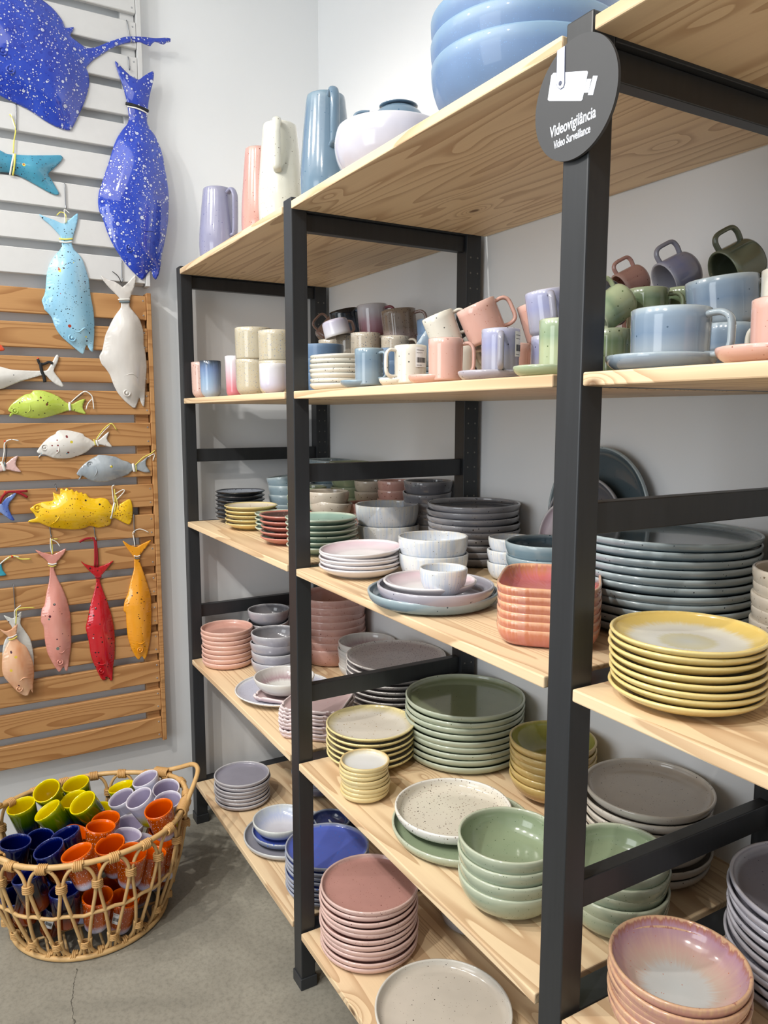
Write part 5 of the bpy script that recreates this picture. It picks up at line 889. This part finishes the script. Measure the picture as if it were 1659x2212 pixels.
# supports for the back pile: rows of the same mugs below
for i, (x, y) in enumerate([(-.565, .40), (-.47, .42), (-.395, .31), (-.37, .425), (-.27, .425), (-.222, .31), (-.16, .43), (-.105, .33), (-.59, .30)]):
    mug('speckled mug, low in the back pile and mostly hidden', G['speckmug'], x, y, Z2, .039, .082 if i not in (7,) else .07, 60, (0, 0), 'hidden mugs under the back pile')
for i, (x, y) in enumerate([(-.585, .37), (-.47, .42), (-.37, .425), (-.27, .425), (-.335, .31)]):
    mug('speckled mug, low in the back pile and mostly hidden', G['speckmug'], x, y, Z2+.0825, .037, .080, 60, (0, 0), 'hidden mugs under the back pile')
stack('saucer', 'cream saucer', 'of the stack right of the middle post', 'saucer', G['mcream'], Z2, .046, .088, .0640, .0776, 7, .016, kb=.72, t=.005, tilts={6: (.035, 0, 0)})
saucer(.197, .066, .0460, G['mblue'], 'light blue saucer under the small blue mug')
mug('small blue mug right of the cream saucers', G['mblue'], .222, .066, Z2+.0055, .0285, .072, 20, group=E_, rb=.15)
saucer(.318, .085, .0450, G['mcream'], 'cream saucer under the speckled mug with a sticker')
mug('cream speckled mug with a white price sticker', G['mcream'], .345, .085, Z2+.0055, .0300, .0695, 262, group=E_, rb=.12, sticker=10)
saucer(.443, .074, .0465, G['mpink'], 'pink saucer under the small pink mug')
mug('small pink mug with its handle to the right', G['mpink'], .472, .076, Z2+.0055, .0295, .071, 48, group=E_, rb=.15)
saucer(.588, .082, .0515, G['lilacgrey'], 'grey lilac saucer under the small lilac mug')
mug('small lilac mug with its handle in front', G['mlilac'], .609, .084, Z2+.0055, .0295, .074, 322, group=E_, rb=.15, sticker=32)
saucer(.731, .072, .0490, G['mgreen'], 'light green saucer at the near post')
mug('small light green mug at the near post', G['mgreen'], .745, .078, Z2+.0055, .0275, .074, 100, group=E_, rb=.12)
stack('saucer', 'sea blue saucer', 'of the small stack behind the speckled cream mug', 'saucer', G['mblue'], Z2, .205, .195, .045, .055, 5, .014, kb=.7)
mug('cream mug leaning over the small pink mug', G['mcream'], .372, .150, Z2+.078, .030, .058, 60, (245, 22), 'tilted espresso mugs', rb=.15)
mug('cream mug standing behind the small pink mug', G['mcream'], .385, .165, Z2, .031, .076, 60, (0, 0), 'tilted espresso mugs', rb=.15)
mug('blue cup lying tilted behind the leaning cream mug', G['mbluec'], .262, .215, Z2+.072, .036, .055, 90, (240, 55), 'tilted espresso mugs')
mug('dark blue mug under the tilted blue cup', G['mbluec'], .245, .25, Z2, .034, .072, 60, (0, 0), 'tilted espresso mugs', rb=.15)
mug('pink mug leaning behind the small lilac mug', G['mpink'], .425, .205, Z2+.083, .037, .070, 60, (245, 24), 'tilted espresso mugs', rb=.2)
mug('cream speckled mug squeezed between the pink mugs', G['mcream'], .375, .255, Z2+.04, .032, .075, 300, (245, 25), 'tilted espresso mugs', rb=.15)
mug('pink mug supporting the leaning pink mug', G['mpink'], .452, .235, Z2, .034, .076, 300, (0, 0), 'tilted espresso mugs', rb=.15)
mug('pink mug tilted at the right of the pile', G['mpink'], .468, .300, Z2+.085, .034, .072, 60, (245, 18), 'tilted espresso mugs', rb=.2)
mug('pink mug low at the right of the pile', G['mpink'], .475, .325, Z2, .034, .078, 300, (0, 0), 'tilted espresso mugs', rb=.15)
mug('lilac mug standing on another lilac mug', G['mlilac'], .638, .160, Z2+.0715, .0335, .068, 325, (240, 8), 'lilac mugs by the near post', rb=.3)
mug('lilac mug under another lilac mug', G['mlilac'], .638, .160, Z2, .031, .070, 60, (0, 0), 'lilac mugs by the near post', rb=.15)
mug('dark mug behind the lilac mugs', G['darkmug'], .585, .290, Z2+.105, .034, .070, 60, (60, 20), rb=.3)
mug('dark mug low behind the lilac mugs', G['darkmug'], .58, .31, Z2, .034, .084, 300, (0, 0), rb=.2)
# right of the near post
saucer(.905, .096, .0655, G['mbluec'], 'wide grey blue saucer under the wide blue cup', .021)
mug('wide blue cup on its saucer', G['mbluec'], .916, .098, Z2+.0055, .0465, .069, 10, rb=.14, group='large cups')
saucer(1.060, .088, .0590, G['mpink'], 'pink saucer at the right edge', .020)
mug('pink cup on the pink saucer at the right edge', G['mpink'], 1.072, .092, Z2+.0055, .0380, .062, 60, rb=.2, group='large cups')
mug('moss green mug low beside the near post', G['mgreen2'], .742, .182, Z2, .0285, .072, 50, rb=.15)
mug('pale green mug tipped over on top beside the near post', G['mgreen'], .730, .225, Z2+.124, .027, .060, 70, (250, 125), rb=.4)
mug('moss green mug on the middle of the right pile', G['mgreen2'], .728, .270, Z2+.076, .031, .062, 45, rb=.35)
mug('moss green mug under another moss green mug', G['mgreen2'], .728, .270, Z2, .031, .074, 60, rb=.15)
mug('moss green mug farther back in the right pile', G['mgreen2'], .735, .345, Z2+.082, .030, .062, 250, rb=.35)
mug('moss green mug hidden far back in the right pile', G['mgreen2'], .735, .345, Z2, .030, .080, 60, rb=.2)
mug('large blue cup stacked above the small blue cup', G['mbluec'], .868, .262, Z2+.066, .0465, .066, 55, (60, -6), 'large cups', rb=.25)
mug('small blue cup between the wide cup and pink cup', G['mbluec'], .905, .222, Z2, .030, .066, 40, rb=.15, group='large cups')
mug('blue cup hidden under the large blue cup', G['mbluec'], .842, .285, Z2, .036, .064, 200, rb=.2, group='large cups')
mug('cream cup at the right edge above the pink cup', G['mcream'], .990, .215, Z2+.066, .032, .055, 60, rb=.3, group='large cups')
mug('cream cup low at the right edge', G['mcream'], .992, .225, Z2, .032, .064, 200, rb=.2, group='large cups')
mug('dusty pink mug tipped over at the back wall', G['dusty'], .602, .400, Z2+.187, .027, .050, 70, (250, 118), rb=.4)
mug('dusty pink mug under the tipped one at the back wall', G['dusty'], .600, .400, Z2, .032, .140, 200, rb=.2)
mug('lilac mug tipped over at the back wall', G['mlilac'], .698, .405, Z2+.187, .0335, .056, 70, (250, 118), rb=.4)
mug('lilac mug under the tipped one at the back wall', G['mlilac'], .69, .42, Z2, .034, .140, 200, rb=.2)
mug('dark moss green mug tipped over at the back wall', G['mossdark'], .822, .385, Z2+.181, .034, .056, 70, (250, 118), rb=.4)
mug('dark moss green mug under the tilted one', G['mossdark'], .825, .41, Z2, .034, .140, 200, rb=.2)

# ------------------------------------------------ top shelf
def pitcher(label, mat, x, y, R, h, hz, hr=(.55, .97), neck=.72):
    t = .004; o = [(0, .002), (R*.7, .002), (R*.74, 0), (R*.8, 0), (R*.86, .004)]
    ks = [(.88, .03), (.96, .10), (1, .22), (1, .32), (.97, .45), (.91, .6), (.85, .75), (.79, .88), (neck+.03, .965), (neck, .995)]
    for a, b in catmull([(p[0], p[1], 0) for p in ks], 3) and [(v.x, v.y) for v in catmull([(p[0], p[1], 0) for p in ks], 3)]: o.append((R*a, h*b))
    rim = len(o); o += [(R*neck-t*.5, h), (R*neck-t, h*.992)]
    for a, b in ks[::-1][1:]: o.append((R*a-t, max(h*b, .008)))
    o.append((0, .008)); root = empty('pitcher', (x, y, Z1+.0003)); root.rotation_euler = (0, 0, math.radians(hz))
    newobj('body', lathe_mesh('body', o, rim), mat, root)
    r1, r0 = R*(neck+.06), R*.93; z1, z0 = h*hr[1], h*hr[0]-.004
    P = [(r1-.006, 0, z1-.006), (r1+R*.22, 0, z1+h*.012), (r1+R*.42, 0, z1-h*.05), (r1+R*.46, 0, z1-h*.16), (r0+R*.26, 0, z0+h*.05), (r0+R*.12, 0, z0+h*.005), (r0-.010, 0, z0)]
    bm = bmesh.new(); tube(bm, catmull(P, 6), .0105, 14, .58, ref=(0, 1, 0)); frombm('handle', bm, mat, root, True)
    tag(root, label, 'pitcher', 'pitchers on the top shelf'); return root
pitcher('lilac ceramic pitcher, smallest and leftmost', G['pitlilac'], -.79, .100, .0595, .2291, 25, (.40, .95))
pitcher('pink speckled pitcher behind the cream one', G['pitpink'], -.502, .125, .0520, .2658, 100)
pitcher('tall cream speckled pitcher with its handle in front', G['pitcream'], -.295, .100, .0560, .2600, -30)
pitcher('tall blue pitcher beside the middle post', G['pitblue'], -.075, .120, .0590, .2560, -10)
pitcher('cream pitcher mostly hidden behind the blue one', G['pitcream'], -.155, .34, .052, .262, 100)
def bulge(R, h):
    o = [(0, .002), (R*.4, .002), (R*.44, 0), (R*.52, 0), (R*.56, .003)]
    for a, b in [(v.x, v.y) for v in catmull([(.60, .06, 0), (.80, .22, 0), (.95, .45, 0), (1, .68, 0), (.985, .86, 0), (.95, .985, 0)], 4)]: o.append((R*a, h*b))
    rim = len(o); t = .006; o += [(R*.95-t*.5, h), (R*.95-t, h*.985)]
    for a, b in ((.985, .86), (1, .68), (.95, .45), (.80, .22), (.60, .1)): o.append((R*a-t, h*b))
    o.append((0, .009)); return o, rim
o_, r_ = bulge(.1136, .1144); b_ = newobj('serving_bowl', lathe_mesh('serving_bowl', o_, r_, 72), G['whiteblush']); b_.location = (.172, .145, Z1+.0003)
tag(b_, 'white rounded serving bowl on the top shelf beside the blue pitcher', 'bowl')
mug('blue cup turned over inside the white serving bowl', G['pitblue'], .150, .175, Z1+.172, .062, .060, 60, (60, 180), name='handled_bowl', cat='bowl', rb=.75, big=.7)
stack('serving_bowl', 'large matt blue bowl', 'of the nested pile on the top shelf', 'bowl', G['bluebig'], Z1, .515, .200, .1560, .190, 3, .118, kb=.30, seg=88, t=.008)
stack('side_plate', 'small white plate at the front edge', 'below the large blue bowls', 'plate', G['whitelil'], Z1, .722, .072, .050, .014, 1, kb=.7)
